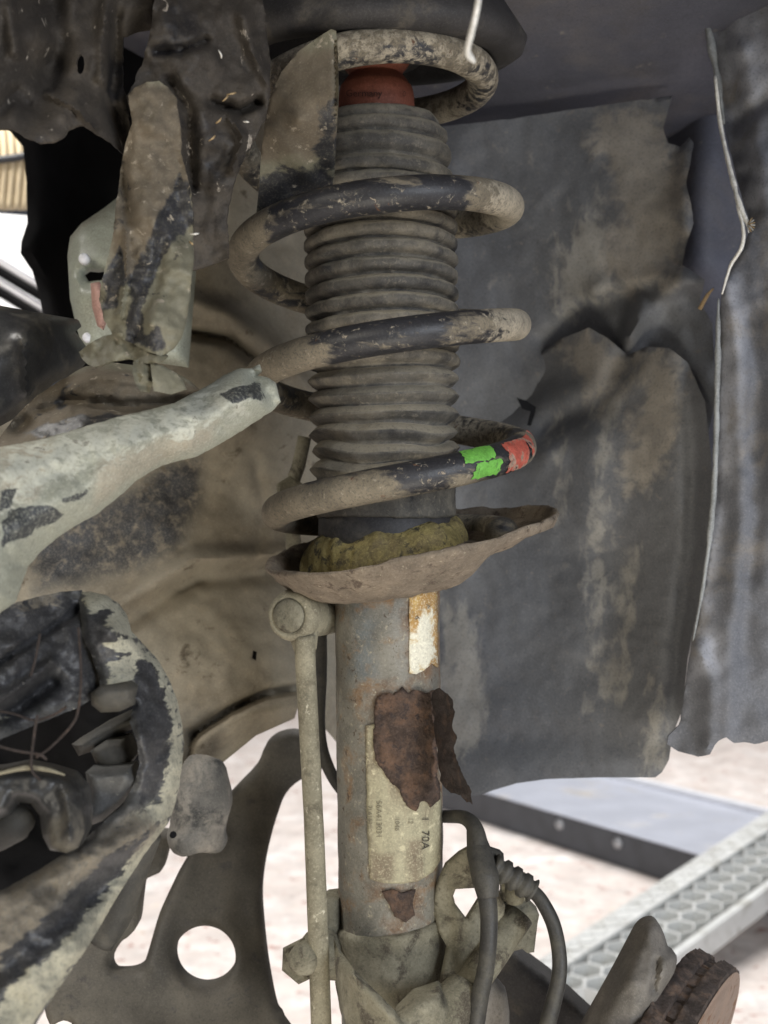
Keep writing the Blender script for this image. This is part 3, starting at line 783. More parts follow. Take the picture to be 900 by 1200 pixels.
fp = sheet('peeling_flake', [(506,812),(515,807),(522,812),(531,820),(533,834),(530,850),(535,862),(533,880),(538,900),(545,912),(551,928),(554,943),(547,940),(540,932),(528,930),(516,915),(512,880),(508,850)],
    [(506,812,.529),(531,820,.505),(512,880,.529),(535,862,.502),(516,915,.528),(554,943,.492),(540,932,.500),(522,850,.518)], M['rust_flap'], st, thick=.0016, step=3, crumple=(.003,5,2), fine=(.0012,16,1), jag=1.8)

# lower spring plate, tilted dish
pc = P(482, 640, D)
n_ = Vector((-.19, -.115, 1)).normalized()
def plate_mod(a, i, r, h):
    # a = 0 towards the camera, pi/2 to the right
    t = min(1, max(0, (r-.034)/.024))
    out = 1.02 + .012*math.cos(a-1.7)*t
    h2 = h + t*(.0010*math.sin(2*a+.6)) + .0004*math.sin(7*a+2)*t
    if h < 0 and r > .02:                    # pressed pocket in the underside
        h2 += .0072*(lambda q: q*q*(3-2*q))(min(1, max(0, (a-.38)/.34)) if a < 2.2 else max(0, 1-(a-2.2)/.5)) * min(1, -h/.009) - .0025*max(0,-math.sin(a+.5))*min(1,-h/.012)
    return r*out, h2
prof = [(.0240,-.0170),(.027,-.0170),(.034,-.0165),(.043,-.0145),(.052,-.0102),(.059,-.0050),(.0635,-.0006),(.0658,.0022),(.0668,.0040),(.0662,.0052),(.0645,.0050),(.0625,.0030),(.058,-.0035),(.050,-.0075),(.042,-.0095),(.034,-.008),(.028,-.005),(.0245,-.003)]
pp = []
for (r1,h1),(r2,h2) in zip(prof[:-1], prof[1:]):
    for k in range(3): pp.append((r1+(r2-r1)*k/3, h1+(h2-h1)*k/3))
sp = lathe('spring_plate', pp+[prof[-1]], pc, n_, M['seat_plate'], st, 128, plate_mod, cap=False)
roughen(sp, .0011, 50, 4, 3); roughen(sp, .0005, 260, 4, 6)
# dusty yellow seat rubber on the plate
pd = P(452, 640, D)
rub = lathe('seat_rubber', [(.037,-.010),(.0385,-.004),(.038,.001),(.0360,.0055),(.032,.0085),(.028,.0105),(.0245,.0115)], pd, n_, M['seat_rubber'], st, 160, lambda a,i,r,h: (r*(1+.03*math.sin(3*a)+.02*fbm((math.cos(a)*3,math.sin(a)*3,h*100),1,4,2)), h+.0016*fbm((math.cos(a)*4,math.sin(a)*4,i*.7),1,4,5)), cap=False)
sd = rub.modifiers.new('sub', 'SUBSURF'); sd.levels = sd.render_levels = 2
roughen(rub, .0026, 70, 5, 8)
lathe('seat_collar', [(.0300,.0),(.031,.006),(.0305,.018),(.027,.019)], P(452, 640, D), axis, M['knuckle_dark'], st, 64)

# lower clamp of the strut (knuckle socket)
kn = thing('knuckle', 'dusty cast steering knuckle clamping the foot of the strut', 'knuckle', AX(1230))
prof = [(PX(30),hgt(1330)),(PX(42),hgt(1260)),(PX(52),hgt(1215)),(PX(61),hgt(1180)),(PX(66),hgt(1150)),(PX(67.5),hgt(1120)),(PX(67),hgt(1096)),(PX(67),hgt(1086)),(PX(66),hgt(1079)),(PX(63.8),hgt(1076)),(PX(61),hgt(1075)),(PX(55),hgt(1074))]
pp = []
for (r1,h1),(r2,h2) in zip(prof[:-1], prof[1:]):
    for k in range(4): pp.append((r1+(r2-r1)*k/4, h1+(h2-h1)*k/4))
def knmod(a, i, r, h):
    left = max(0, -math.sin(a)); 
    h -= .004*math.cos(a)*0
    return r*(1+.02*math.sin(3*a+1)), h + (.003*math.sin(a) if i > 20 else 0)
k1 = lathe('clamp_socket', pp+[prof[-1]], HB, axis, M['cast'], kn, 96, knmod); roughen(k1, .0012, 45, 4, 5)
sheet('clamp_ear', [(391,1100),(400,1122),(414,1142),(436,1164),(462,1190),(480,1215),(480,1240),(430,1240),(405,1200),(394,1150)], [(391,1100,.525),(414,1142,.494),(394,1150,.515),(480,1215,.483),(430,1240,.49),(405,1200,.505)], M['cast'], kn, thick=.006, step=4, bulge=(.002,6), fine=(.0008,8,2))
# pinch bolt on the left
bdir = (P(335,1142,.50)-P(400,1105,.555)).normalized()
lathe('pinch_bolt', [(.0095,0),(.0098,.010),(.0085,.016),(.0072,.018),(.0072,.026),(.0062,.030),(.004,.0315)], P(385,1108,.548), bdir, M['cast'], kn, 24)
sharpen(lathe('nut', [(.0085,0),(.0098,.0015),(.0098,.008),(.0085,.0095)], P(360,1122,.538), bdir, M['cast'], kn, 6), 30)
sheet('clamp_lug', [(372,1060),(384,1052),(400,1050),(400,1150),(376,1148),(366,1110)], [(372,1060,.545),(400,1050,.545),(376,1148,.545)], M['cast'], kn, thick=.012, step=4, bulge=(.004,8))
# bracket on the right
sheet('bracket', [(556,990),(566,994),(568,1018),(566,1040),(534,1042),(531,1050),(534,1062),(546,1078),(556,1062),(566,1046),(584,1042),(592,1062),(588,1092),(570,1120),(548,1150),(524,1168),(514,1160),(518,1140),(524,1110),(514,1092),(508,1068),(511,1040),(522,1014),(538,1000)],
    [(556,990,.530),(508,1068,.535),(524,1168,.52),(588,1092,.535),(568,1018,.532)], M['cast'], kn, thick=.004, step=3.5, bulge=(.0012,7), fine=(.0004,8,3), soft_corners=False)
tube('spindle', [P(520,1195,.515), P(560,1142,.525), P(608,1072,.54)], [.0075,.0072,.0070], M['cast'], kn, n=6, seg=24)
tube('spindle_boss', [P(500,1240,.50), P(520,1195,.508), P(545,1160,.518)], [.012,.0105,.009], M['cast'], kn, n=6, seg=24)
sheet('caliper_lug', [(590,1046),(600,1040),(632,1072),(630,1082),(626,1116),(618,1117),(612,1112),(590,1118),(582,1108),(584,1070)], [(590,1046,.545),(632,1072,.55),(626,1116,.552),(590,1118,.545)], M['cast'], kn, thick=.012, step=4, bulge=(.0012,8))
sharpen(lathe('stud_nut', [(.0062,0),(.007,.001),(.007,.010),(.0058,.011)], P(602,1052,.545), (0,-.15,1), M['cast'], kn, 6), 30)
sheet('knuckle_web', [(556,1140),(580,1148),(594,1165),(597,1185),(597,1240),(520,1240),(530,1185)], [(556,1140,.535),(597,1185,.54),(597,1240,.54),(520,1240,.52)], M['shield'], kn, thick=.008, step=5, bulge=(.004,10))
sheet('foot', [(455,1215),(465,1190),(485,1170),(515,1160),(530,1180),(525,1240),(450,1240)], [(455,1215,.49),(530,1180,.505),(525,1240,.50),(450,1240,.485)], M['cast'], kn, thick=.010, step=5, bulge=(.006,12), fine=(.0008,8,6))
o = sheet('lower_beam', [(580,1105),(605,1118),(650,1152),(700,1198),(720,1230),(720,1260),(560,1260),(570,1150)], [(580,1105,.60),(700,1198,.58),(720,1260,.58),(560,1260,.60)], M['knuckle_dark'], thick=.02, step=8, bulge=(.006,12))
tag(o, 'dark axle beam passing behind the brake hoses', 'axle beam')

# ------------------------------------------------------------------ coil spring
def hx(s):
    ks = [-1.0,-.75,-.5,-.25,0,.25,.5,.75,1,2,2.25,2.5,3,3.25,3.6]
    cx = np.interp(s, ks, [467,467,467,466,465,463,459,455,452,440,437,433,425,424,420])
    R = np.interp(s, ks, [.046,.048,.0515,.0555,.0566,.0575,.0585,.0592,.0600,.0622,.0622,.061,.0558,.0556,.054])
    z = np.interp(s, ks, [-.0115,-.0095,-.0070,-.0025,.01233,.0310,.0475,.0580,.0718,.1295,.1395,.147,.1945,.198,.201])
    return cx, R, z
ss = np.linspace(-.80, 3.55, 420)
cx, R_, zz = hx(ss)
ker = np.hanning(41); ker /= ker.sum()   # eases the pitch changes
def sm(a_): return np.convolve(np.r_[np.full(20, a_[0]) + np.arange(-20, 0)*(a_[1]-a_[0]), a_, np.full(20, a_[-1]) + np.arange(1, 21)*(a_[-1]-a_[-2])], ker, 'valid')
cx, R_, zz = sm(cx), sm(R_), sm(zz)
path = []
for s, c, r, z in zip(ss, cx, R_, zz):
    th = -math.pi/2 + 2*math.pi*s
    path.append(Vector(((c-450)/F*D + r*math.cos(th), D + r*math.sin(th), H + z)))
seg = 28
WR = .0072
V, Fc = sweep_geo(path, WR, seg, True, .012, 3)
dust = []; pale = []
for i, s in enumerate(ss):
    th = -math.pi/2 + 2*math.pi*s; x = math.cos(th); y = math.sin(th); turn = round(s)
    d_ = .72; p_ = .12
    if y < .15:
        dx = (path[i].x-(cx[i]-450)/F*D)/R_[i]     # -1 left .. 1 right
        if turn == 2: d_ = .08 if -.72 < dx < .62 else .85
        elif turn == 1: d_ = .05 if -.42 < dx < .84 else .8
        elif turn == 0: d_ = .15 if -.02 < dx < .95 else .85
        else: d_ = .8
        if dx > .72 and turn in (1, 2): p_ = .85
        if turn == 3: p_ = .45
    else: p_ = .25 if x < .2 else .62  # paler colour on the right of the rear turn offsets its shade
    for k in range(seg):
        a_ = 2*math.pi*k/seg
        low = -math.cos(a_)
        dust.append(d_ + .30*low); pale.append(p_)
dust = np.array(dust).reshape(-1, seg); kk = np.hanning(9); kk /= kk.sum()
dust = np.apply_along_axis(lambda c_: np.convolve(np.pad(c_, 4, 'edge'), kk, 'valid'), 0, dust)
pale = np.array(pale).reshape(-1, seg); pale = np.apply_along_axis(lambda c_: np.convolve(np.pad(c_, 4, 'edge'), kk, 'valid'), 0, pale)
cs = thing('coil_spring', 'black coil spring with green and red paint marks wound round the ribbed boot', 'coil spring', P(466, 630, D))
cw = obj('coil', V, Fc, M['spring'], cs, {'dust': dust.ravel(), 'pale': pale.ravel()})

def coil_mark(px0, px1, a0, a1, m, slant=0, seed=0):
    """thin paint patch on the front of the lowest visible turn"""
    sel = [i for i in range(len(ss)) if -.1 < ss[i] < .26]
    pxs = [450 + path[i].x/path[i].y*F for i in sel]
    n1, n2 = 16, 14; VV = []; FF = []
    for i in range(n1+1):
        for j in range(n2+1):
            u, v = i/n1, j/n2
            ex = (px1-px0)*.06*fbm((u*3, v*5, seed), 1.3, 4, seed)*(1 if i in (0, n1) else 0)*1.3
            pxx = px0 + (px1-px0)*u + slant*(v-.5) + ex
            ii = np.interp(pxx, pxs, sel); i0 = int(ii); fr = ii-i0
            c = path[i0].lerp(path[i0+1], fr); t = (path[i0+1]-path[i0-1]).normalized()
            upv = (Vector((0,0,1))-t*t.z).normalized(); out = t.cross(upv); 
            cen = Vector(((np.interp(ii, range(len(cx)), cx)-450)/F*D, D, c.z))
            if out.dot(c-cen) < 0: out = -out
            ev = .10*fbm((u*5, v*3, seed+4), 1.5, 4, seed)*(1 if j in (0, n2) else 0)*1.2
            ang = a0 + (a1-a0)*v + ev
            VV.append(c + (upv*math.sin(ang) + out*math.cos(ang))*(WR*1.0+.00035))
    for i in range(n1):
        for j in range(n2): FF.append((i*(n2+1)+j, i*(n2+1)+j+1, (i+1)*(n2+1)+j+1, (i+1)*(n2+1)+j))
    return obj('paint_mark', VV, FF, m, cs)
coil_mark(538, 570, .25, 1.35, M['green_mark'], 3, 1)['label'] = 'upper green paint mark'
coil_mark(545, 572, -.75, .17, M['green_mark'], 5, 2)['label'] = 'lower green paint mark'
coil_mark(581, 602, -.85, 1.15, M['red_mark'], 2, 3)['label'] = 'worn red paint mark'
coil_mark(604, 614, -.3, 1.1, M['red_mark'], -3, 4)['label'] = 'worn red paint mark at the bend'

# upper mount
tm = thing('top_mount', 'dark upper spring mount under the arch roof', 'strut mount', P(430, -20, D))
tn_ = Vector((0, -.16, 1)).normalized()
lathe('spring_seat', [(.030,.026),(.044,.022),(.049,.006),(.052,.001),(.057,-.001),(.064,0),(.0685,.003),(.070,.008),(.066,.014),(.055,.030),(.030,.034)], P(438, 600-.208/D*F, D), tn_, M['knuckle_dark'], tm, 96, cap=False)
lathe('dark_cup', [(.0175,-.004),(.022,-.004),(.025,0),(.027,.010),(.030,.030),(.031,.040)], P(440, 60, D), axis, M['black_gloss'], tm, 64)  # black cup added to darken the space around the bump stop
# strap hanging out of focus at the top
o = tube('hanging_strip', [P(566,-40,.33), P(559,10,.33), P(552,40,.332), P(548,60,.335), P(556,72,.34)], [.0020,.0020,.0022,.0020,.0008], M['cord'], n=8, seg=10, sy=.45)
tag(o, 'thin whitish strip hanging before the top coil of the spring', 'strip')

# ------------------------------------------------------------------ drop link and pipes
dl = thing('drop_link', 'slim dusty stabiliser drop link with ball joint beside the strut', 'drop link', P(378, 1230, .525))
tube('rod', [P(357,745,.53), P(359,800,.53), P(367,950,.528), P(373,1100,.525), P(378,1250,.522)], [PX(12.5,.53),PX(12,.53),PX(11.5,.53),PX(12,.53),PX(12,.53)], M['link'], dl, n=10, seg=20, wob=.02)
jd = Vector((-.35,-.9,.05)).normalized()
bj = lathe('ball_joint', [(.006,-.016),(.0095,-.014),(.0112,-.008),(.0118,0),(.0118,.006),(.0108,.009),(.0085,.0105),(.0078,.0098),(.003,.0102)], P(350,721,.537), jd, M['link'], dl, 48); roughen(bj, .0004, 120, 3, 1)
lathe('joint_cap', [(.0076,0),(.0072,.0012),(.004,.0018),(.001,.002)], P(350,721,.537)+jd*.0099, jd, M['cast'], bj, 40)
tube('joint_stud', [P(356,722,.54), P(376,722,.555), P(395,722,.565)], [.0098,.0092,.0075], M['cast'], dl, n=4, seg=20)
tube('joint_neck', [P(355,738,.535), P(358,762,.531)], [.0072,.0050], M['link'], dl, n=3, seg=20)
o = tube('brake_pipe', [P(376,742,.60), P(376,790,.60), P(374,850,.60), P(381,890,.60), P(400,925,.605), P(430,950,.61)], .0031, M['hose'], n=8, seg=12)
tag(o, 'thin brake pipe curving behind the drop link', 'brake pipe')
o = tube('sensor_rod', [P(357,512,.62), P(350,545,.62), P(343,572,.62), P(344,640,.63), P(352,700,.63)], [.0036,.0036,.0036,.004,.004], M['cast'], n=6, seg=14)
tag(o, 'short dusty rod behind the left side of the spring', 'rod')
sharpen(tag(lathe('hex_nut', [(.006,0),(.0072,.0012),(.0072,.007),(.006,.008)], P(338,576,.618), (.2,-1,.1), M['cast'], None, 6), 'small dirty hex nut on the inner panel behind the lowest coil', 'nut'), 30)

# brake hoses at the lower right of the strut
bh = thing('brake_hose', 'black brake hose with thick sleeve looping down from the strut bracket', 'hose', P(555, 1230, .51))
tube('hose', [P(500,957,.56), P(525,957,.545), P(543,958,.535), P(555,968,.528), P(561,990,.522), P(567,1030,.516), P(573,1075,.513), P(570,1130,.510), P(560,1180,.508), P(550,1250,.508)], [.0028,.0029,.0031,.0036,.0042,.0044,.0038,.0036,.0040,.0042], M['hose'], bh, n=8, seg=18)
tube('sleeve', [P(556,972,.527), P(562,1000,.521), P(569,1030,.514), P(572,1052,.512)], [.0036,.0056,.0060,.0045], M['hose'], bh, n=8, seg=20)
tube('clip', [P(566,1002,.524), P(583,1006,.53)], [.0045,.0040], M['hose'], bh, n=3, seg=8)
h2 = thing('sensor_cable', 'black sensor cable arching right from ribbed grommet to the brake disc', 'cable', P(640, 1230, .50))
tube('cable', [P(622,1042,.522), P(634,1055,.52), P(648,1082,.517), P(655,1115,.513), P(655,1145,.510), P(647,1180,.508), P(632,1235,.505)], [.0030,.0031,.0032,.0032,.0033,.0035,.0036], M['hose'], h2, n=8, seg=16)
rr = []; pth = [P(578,1014,.520), P(600,1028,.520), P(624,1044,.520)]
gp = catmull(pth, 10)
V, Fc = sweep_geo(gp, [.0056 if (i % 5) in (0,1,2) else .0042 for i in range(len(gp))], 18)
obj('grommet', V, Fc, M['hose'], h2)
lathe('grommet_tab', [(.004,0),(.0045,.004),(.0038,.010),(.002,.011)], P(603,1056,.53), (0,-.2,1), M['cast'], h2, 14)

# ------------------------------------------------------------------ control arm and rubber bush
ca = sheet('control_arm', [(60,1100),(118,1068),(150,1020),(185,975),(222,985),(270,930),(300,898),(312,872),(328,860),(350,858),(372,870),(376,905),(352,914),(335,930),(325,955),(316,985),(309,1018),(306,1050),(308,1085),(312,1123),(318,1160),(324,1186),(332,1200),(345,1260),(100,1260),(88,1206),(74,1196),(58,1200),(50,1160)],
    [(60,1100,.60),(185,975,.64),(270,930,.655),(330,870,.665),(376,905,.66),(309,1018,.635),(312,1123,.605),(345,1260,.56),(100,1260,.55),(50,1160,.57),(200,1100,.605)], M['arm'], step=4, thick=.010, bulge=(.003,9), crumple=(.002,1,4),
    holes=[[(240+36*math.cos(t*math.pi/16), 1121+36*math.sin(t*math.pi/16)) for t in range(32)],
           [(200,990),(220,999),(210,1020),(198,1045),(187,1070),(178,1100),(170,1126),(163,1136),(153,1140),(141,1141),(132,1139),(129,1126),(142,1104),(150,1098),(161,1084),(165,1055),(169,1033),(180,1026),(190,1019)]],
    creases=[([(290,930),(270,990),(262,1080),(275,1180)],-.004,22,'soft'), ([(222,1000),(200,1060),(180,1130)],-.004,14,'soft')], soft_corners=True)
tag(ca, 'dark steel control arm with round hole and long slot above the floor', 'control arm')
o = tube('subframe_tube', [P(172,975,.57), P(152,1025,.57), P(138,1068,.57), P(118,1105,.57)], [.0075,.008,.0078,.0065], M['dark_grey'], n=8, seg=20)
tag(o, 'dark rounded subframe tube between torn bumper and control arm', 'tube')
rbz = thing('rubber_gaiter', 'grey rubber ball joint gaiter hanging under the inner panel', 'gaiter', P(234, 1000, .60))
g = lathe('gaiter', [(.008,-.0185),(.0125,-.0178),(.0150,-.0135),(.0158,-.0095),(.0138,-.0065),(.0150,.000),(.0160,.007),(.0152,.014),(.012,.020),(.010,.030)], P(234,955,.60), (.10,.1,1), M['bush'], rbz, 56, lambda a,i,r,h: (r*(1+.05*math.sin(3*a+1)), h+.0015*math.sin(2*a)))
sd = g.modifiers.new('sub', 'SUBSURF'); sd.levels = sd.render_levels = 1; roughen(g, .0012, 60, 3, 3)
for px, py in ((203,978),(220,990)):
    lathe('drain_hole', [(.0017,0),(.0016,.0012),(.0008,.0014)], P(px, py, .5865), (0,-1,0), M['black'], g, 12)

# ------------------------------------------------------------------ brake disc and shield (lower right)
ai = Vector((.8206, -.4772, -.3145)).normalized()
top = P(847, 1150, .527)
vmaj = (Vector((0,0,1)) - ai*ai.z).normalized()
rd = .0955
ctr = top - vmaj*rd - ai*.010
bd_ = thing('brake_disc', 'rusty vented brake disc with worn copper brown face', 'brake disc', ctr - Vector((0,0,rd)))
def ring(name, h0, h1, r0, r1, m, parent, wob=0, seed=0, seg=180):
    prof = [(r0,h0),(r1-.0012,h0),(r1,h0+.0008),(r1,(h0+h1)/2),(r1,h1-.0008),(r1-.0012,h1),(r0,h1),(r0,h0)]
    def md(a,i,r,h):
        if r > r0+.001 and wob: r += wob*(fbm((math.cos(a)*20, math.sin(a)*20, h*200), 1.6, 4, seed)-.25)
        return r, h
    o = lathe(name, prof, ctr, ai, m, parent, seg, md, cap=False); sharpen(o, 50); return o
ring('outer_face', .0016, .0100, .05, rd, M['disc_edge'], bd_, .0014, 1, 420)
ring('inner_face', -.0100, -.0020, .05, rd, M['disc_edge'], bd_, .0018, 2, 420)
prof = [(.05,.0103),(.060,.0105),(.0625,.0102),(.074,.0105),(.077,.0102),(.080,.0105),(.0865,.0105),(.088,.0101),(.0915,.0105),(.0938,.0103)]
lathe('friction_face', prof, ctr, ai, M['disc_face'], bd_, 160, cap=False)
u_ = (Vector((0,-1,0))-ai*ai.dot(Vector((0,-1,0)))).normalized(); v_ = ai.cross(u_)
for k in range(48):
    a = 2*math.pi*k/48
    dr = u_*math.cos(a)+v_*math.sin(a); tn = -u_*math.sin(a)+v_*math.cos(a)
    V = [ctr + dr*r + tn*t*.0048 + ai*h for r in (.055, rd-.0022) for t, h in ((-1,-.0032),(1,-.0032),(1,.0032),(-1,.0032))]
    obj('vane', V, [(0,1,2,3),(4,5,6,7)]+[(i,(i+1)%4,4+(i+1)%4,4+i) for i in range(4)], M['disc_edge'], bd_, smooth=False)
sh = sheet('dust_shield', [(668,1240),(684,1204),(702,1172),(722,1136),(742,1098),(750,1085),(760,1079),(770,1080),(778,1094),(784,1112),(793,1120),(790,1140),(774,1166),(758,1200),(748,1240)],
    [(668,1240,.520),(722,1136,.522),(760,1078,.530),(793,1120,.520),(748,1240,.505),(742,1150,.512)], M['shield'], step=4, thick=.006, bulge=(.009,22), fine=(.0005,6,2), crumple=(.001,1.5,2),
    creases=[([(771,1126),(766,1160)],.005,4,'soft'), ([(704,1180),(728,1136),(750,1096)],.0015,4,'soft')], soft_corners=True)
tag(sh, 'rounded grey dust shield beside the brake disc rim', 'dust shield')

# ------------------------------------------------------------------ torn body metal on the upper left
o = sheet('torn_sheet', [(-80,-60),(184,-60),(180,10),(176,34),(160,36),(144,42),(143,100),(148,112),(152,150),(149,172),(146,181),(128,166),(110,155),(96,146),(88,148),(78,152),(72,161),(60,166),(46,167),(30,161),(14,151),(8,151),(-80,148)],
    [(-80,-60,.40),(184,-60,.47),(143,70,.46),(146,181,.455),(60,166,.415),(-80,148,.38),(94,75,.435),(30,60,.42)], M['torn'], step=4, jag=1.2, thick=.0018, crumple=(.011,1.1,21), fine=(.0007,9,4),
    holes=[[(94+5*math.cos(t*.524), 75+12*math.sin(t*.524)) for t in range(12)]],
    creases=[([(128,-20),(122,40),(120,90)],-.010,9,'soft'), ([(55,110),(88,125),(110,150)],-.007,6,'fold'), ([(60,0),(70,50),(55,100)],.010,15,'soft'), ([(135,20),(132,120),(150,170)],.010,8,'soft'), ([(0,130),(20,110),(30,120)],.008,10,'soft'), ([(12,10),(18,60)],-.008,9,'soft')],
    masks={'paint': [[(-200,-200),(-190,-200),(-190,-190)]]})
tag(o, 'crumpled dark brown sheet with oval hole and torn lower edge', 'sheet metal')

hs = thing('torn_bracket', 'mangled dark steel bracket hanging down with straw and grit caught in it', 'bracket', P(200, 320, .43))
sheet('back_plate', [(178,-60),(181,0),(176,38),(168,70),(158,95),(149,112),(150,122),(158,146),(160,200),(190,300),(205,318),(228,316),(248,309),(268,302),(267,275),(266,252),(272,222),(282,192),(296,165),(310,140),(314,122),(317,100),(316,70),(312,30),(308,0),(306,-60)],
    [(178,-60,.46),(306,-60,.475),(316,90,.465),(149,112,.445),(270,220,.462),(228,316,.462),(268,302,.465),(200,180,.455),(240,60,.445)], M['torn'], hs, step=4, jag=1.4, thick=.0018, crumple=(.008,1.3,31), fine=(.0011,11,6),
    creases=[([(183,60),(215,58),(240,48)],.006,6,'soft'), ([(285,20),(300,70),(314,95)],-.007,8,'soft'), ([(250,120),(280,130),(300,120)],.012,7,'soft'), ([(270,140),(285,160),(272,200)],-.008,6,'fold'), ([(200,95),(222,130),(225,220)],.008,7,'soft')])
sheet('front_strip', [(150,112),(158,103),(172,96),(186,95),(197,102),(206,115),(211,145),(212,180),(219,205),(224,228),(226,255),(226,279),(226,310),(223,342),(219,368),(213,392),(203,408),(189,417),(172,412),(158,404),(146,398),(132,392),(122,375),(116,350),(119,330),(128,296),(133,270),(136,240),(139,219),(143,190),(148,165),(155,145)],
    [(150,112,.438),(206,115,.437),(212,180,.440),(226,280,.440),(213,392,.425),(132,392,.432),(116,350,.437),(139,219,.440),(180,260,.424),(180,150,.430),(175,380,.412)], M['torn_olive'], hs, step=3.5, jag=1.0, thick=.0018, crumple=(.005,2.0,13), fine=(.0012,10,2), soft=12,
    creases=[([(147,270),(148,320),(140,370)],-.006,5,'fold'), ([(143,190),(150,260)],.006,6,'soft'), ([(190,280),(180,340),(160,395)],.004,8,'soft')],
    masks={'dirt': [[(140,95),(215,100),(225,260),(190,285),(170,330),(130,330),(130,220)]],
           'black': [[(195,235),(210,200),(222,215),(225,262),(200,285),(175,340),(165,400),(150,400),(150,330),(175,285)], [(120,330),(140,290),(148,320),(138,360),(122,365)], [(160,398),(185,385),(195,405),(180,413)]]})
sheet('twisted_tab', [(92,412),(104,403),(120,394),(140,390),(160,398),(180,410),(196,416),(190,424),(170,426),(150,420),(130,424),(112,430),(103,427),(96,420)], [(92,412,.44),(140,390,.43),(196,416,.42),(112,430,.43)], M['torn_olive'], hs, step=3, thick=.0018, crumple=(.006,4,3), fine=(.001,14,2), jag=.8)
sheet('twisted_curl', [(156,424),(164,420),(176,424),(181,436),(178,450),(174,460),(164,458),(158,448),(155,436)], [(156,424,.420),(181,436,.424),(166,440,.412),(174,460,.420)], M['torn_olive'], hs, step=2.5, thick=.0016, crumple=(.004,7,3), fine=(.0008,16,2))
sheet('folded_tab', [(176,424),(190,428),(205,436),(214,446),(218,456),(200,462),(180,458)], [(176,424,.42),(214,446,.425),(180,458,.415)], M['torn_olive'], hs, step=3, thick=.0016, crumple=(.003,3,3))
rnd = random.Random(5)
for i in range(8):
    x, y = rnd.choice([(226,280),(224,240),(255,150),(285,140),(262,70),(272,118)])
    x += rnd.uniform(-5,5); y += rnd.uniform(-10,12); a = rnd.uniform(0, 6.28); l = rnd.uniform(5, 11)
    dq = .430 if x < 240 else .440
    tube('straw', [P(x,y,dq), P(x+l*.5*math.cos(a)+1, y+l*.5*math.sin(a), dq-.002), P(x+l*math.cos(a), y+l*math.sin(a), dq-.001)], [.00035,.0004,.0002], M['straw' if i % 3 else 'cord'], hs, n=3, seg=5)

o = sheet('bent_blade', [(304,215),(306,180),(311,140),(318,110),(330,84),(350,60),(372,44),(388,34),(394,36),(396,60),(397,110),(394,160),(392,200),(388,226),(360,240),(320,250),(300,252)],
    [(304,215,.505),(311,140,.492),(350,60,.478),(394,36,.472),(397,110,.468),(388,226,.515),(300,252,.520),(350,140,.474)], M['torn_olive'], step=3.5, thick=.002, fine=(.0005,8,1), crumple=(.0015,1.6,5), soft=24,
    creases=[([(318,150),(350,190),(372,215)],-.003,14,'soft'), ([(393,40),(394,210)],.003,3,'fold')],
    masks={'dirt': [[(300,60),(400,60),(398,180),(300,190)]], 'black': [[(296,205),(340,195),(380,205),(396,200),(396,260),(296,260)], [(372,130),(396,110),(396,200),(370,210)]]})
tag(o, 'pointed dusty metal blade sticking up before the top coil', 'sheet metal')

o = sheet('brown_tray', [(-80,560),(0,512),(20,486),(42,464),(70,446),(98,430),(130,424),(170,430),(205,436),(222,446),(240,462),(250,480),(150,540),(0,600)],
    [(-80,560,.44),(20,486,.475),(98,430,.49),(222,446,.48),(250,480,.47),(0,600,.42),(110,460,.465)], M['torn_olive'], step=4, thick=.002, crumple=(.006,1.8,8), fine=(.001,9,3), jag=.8, soft=14,
    creases=[([(20,500),(80,470),(150,478),(230,470)],.012,9,'soft'), ([(78,460),(110,440),(160,445)],-.007,8,'soft'), ([(40,490),(80,480)],-.006,6,'soft')],
    masks={'dirt': [[(-60,540),(40,460),(110,425),(240,450),(250,480),(0,560)]], 'black': [[(20,510),(90,488),(160,484),(160,492),(60,510)], [(55,475),(80,455),(75,480)]]})
tag(o, 'bent brown tray edge between the hanging strip and the grey rail', 'sheet metal')

# grey painted rail end
ra = sheet('painted_rail', [(-90,545),(0,524),(57,513),(128,491),(170,481),(204,472),(242,453),(262,440),(280,432),(296,431),(304,427),(306,434),(300,440),(312,442),(323,448),(328,470),(318,481),(302,491),(283,504),(261,517),(245,526),(227,536),(208,540),(189,545),(174,553),(159,562),(144,576),(128,589),(112,602),(94,612),(76,622),(60,634),(44,648),(30,664),(22,685),(15,706),(0,717),(-90,800)],
    [(-90,545,.37),(57,513,.405),(204,472,.44),(280,432,.462),(328,470,.462),(261,517,.45),(189,545,.435),(94,612,.41),(30,664,.395),(-90,800,.345),(150,520,.42)], M['paint'], step=3.5, thick=.003, bulge=(.016,38), crumple=(.003,1.6,3), fine=(.0007,9,3), jag=.7, soft=7,
    creases=[([(0,600),(60,560),(120,530)],.004,18,'soft'), ([(296,440),(320,470)],.006,8,'soft')],
    masks={'black': [[(258,462),(272,455),(286,452),(300,449),(308,449),(305,456),(311,466),(304,469),(294,464),(284,470),(272,474),(266,468)], [(10,600),(40,592),(62,594),(74,602),(66,612),(46,618),(36,628),(14,634),(2,640),(2,612)], [(70,586),(90,580),(106,572),(98,582),(76,590)], [(0,575),(24,570),(14,590),(0,600)], [(-60,680),(-10,650),(0,690),(-60,740)]],
           'scuff': ([[(10,530),(130,500),(230,470),(290,455),(280,480),(210,505),(120,530),(40,570),(0,600)]], 30), 'dirt': ([[(0,525),(60,515),(70,530),(40,580),(0,590)], [(120,540),(260,490),(250,520),(160,560),(110,595)]], 16)})
tag(ra, 'torn end of pale grey painted rail with black chips', 'body rail')
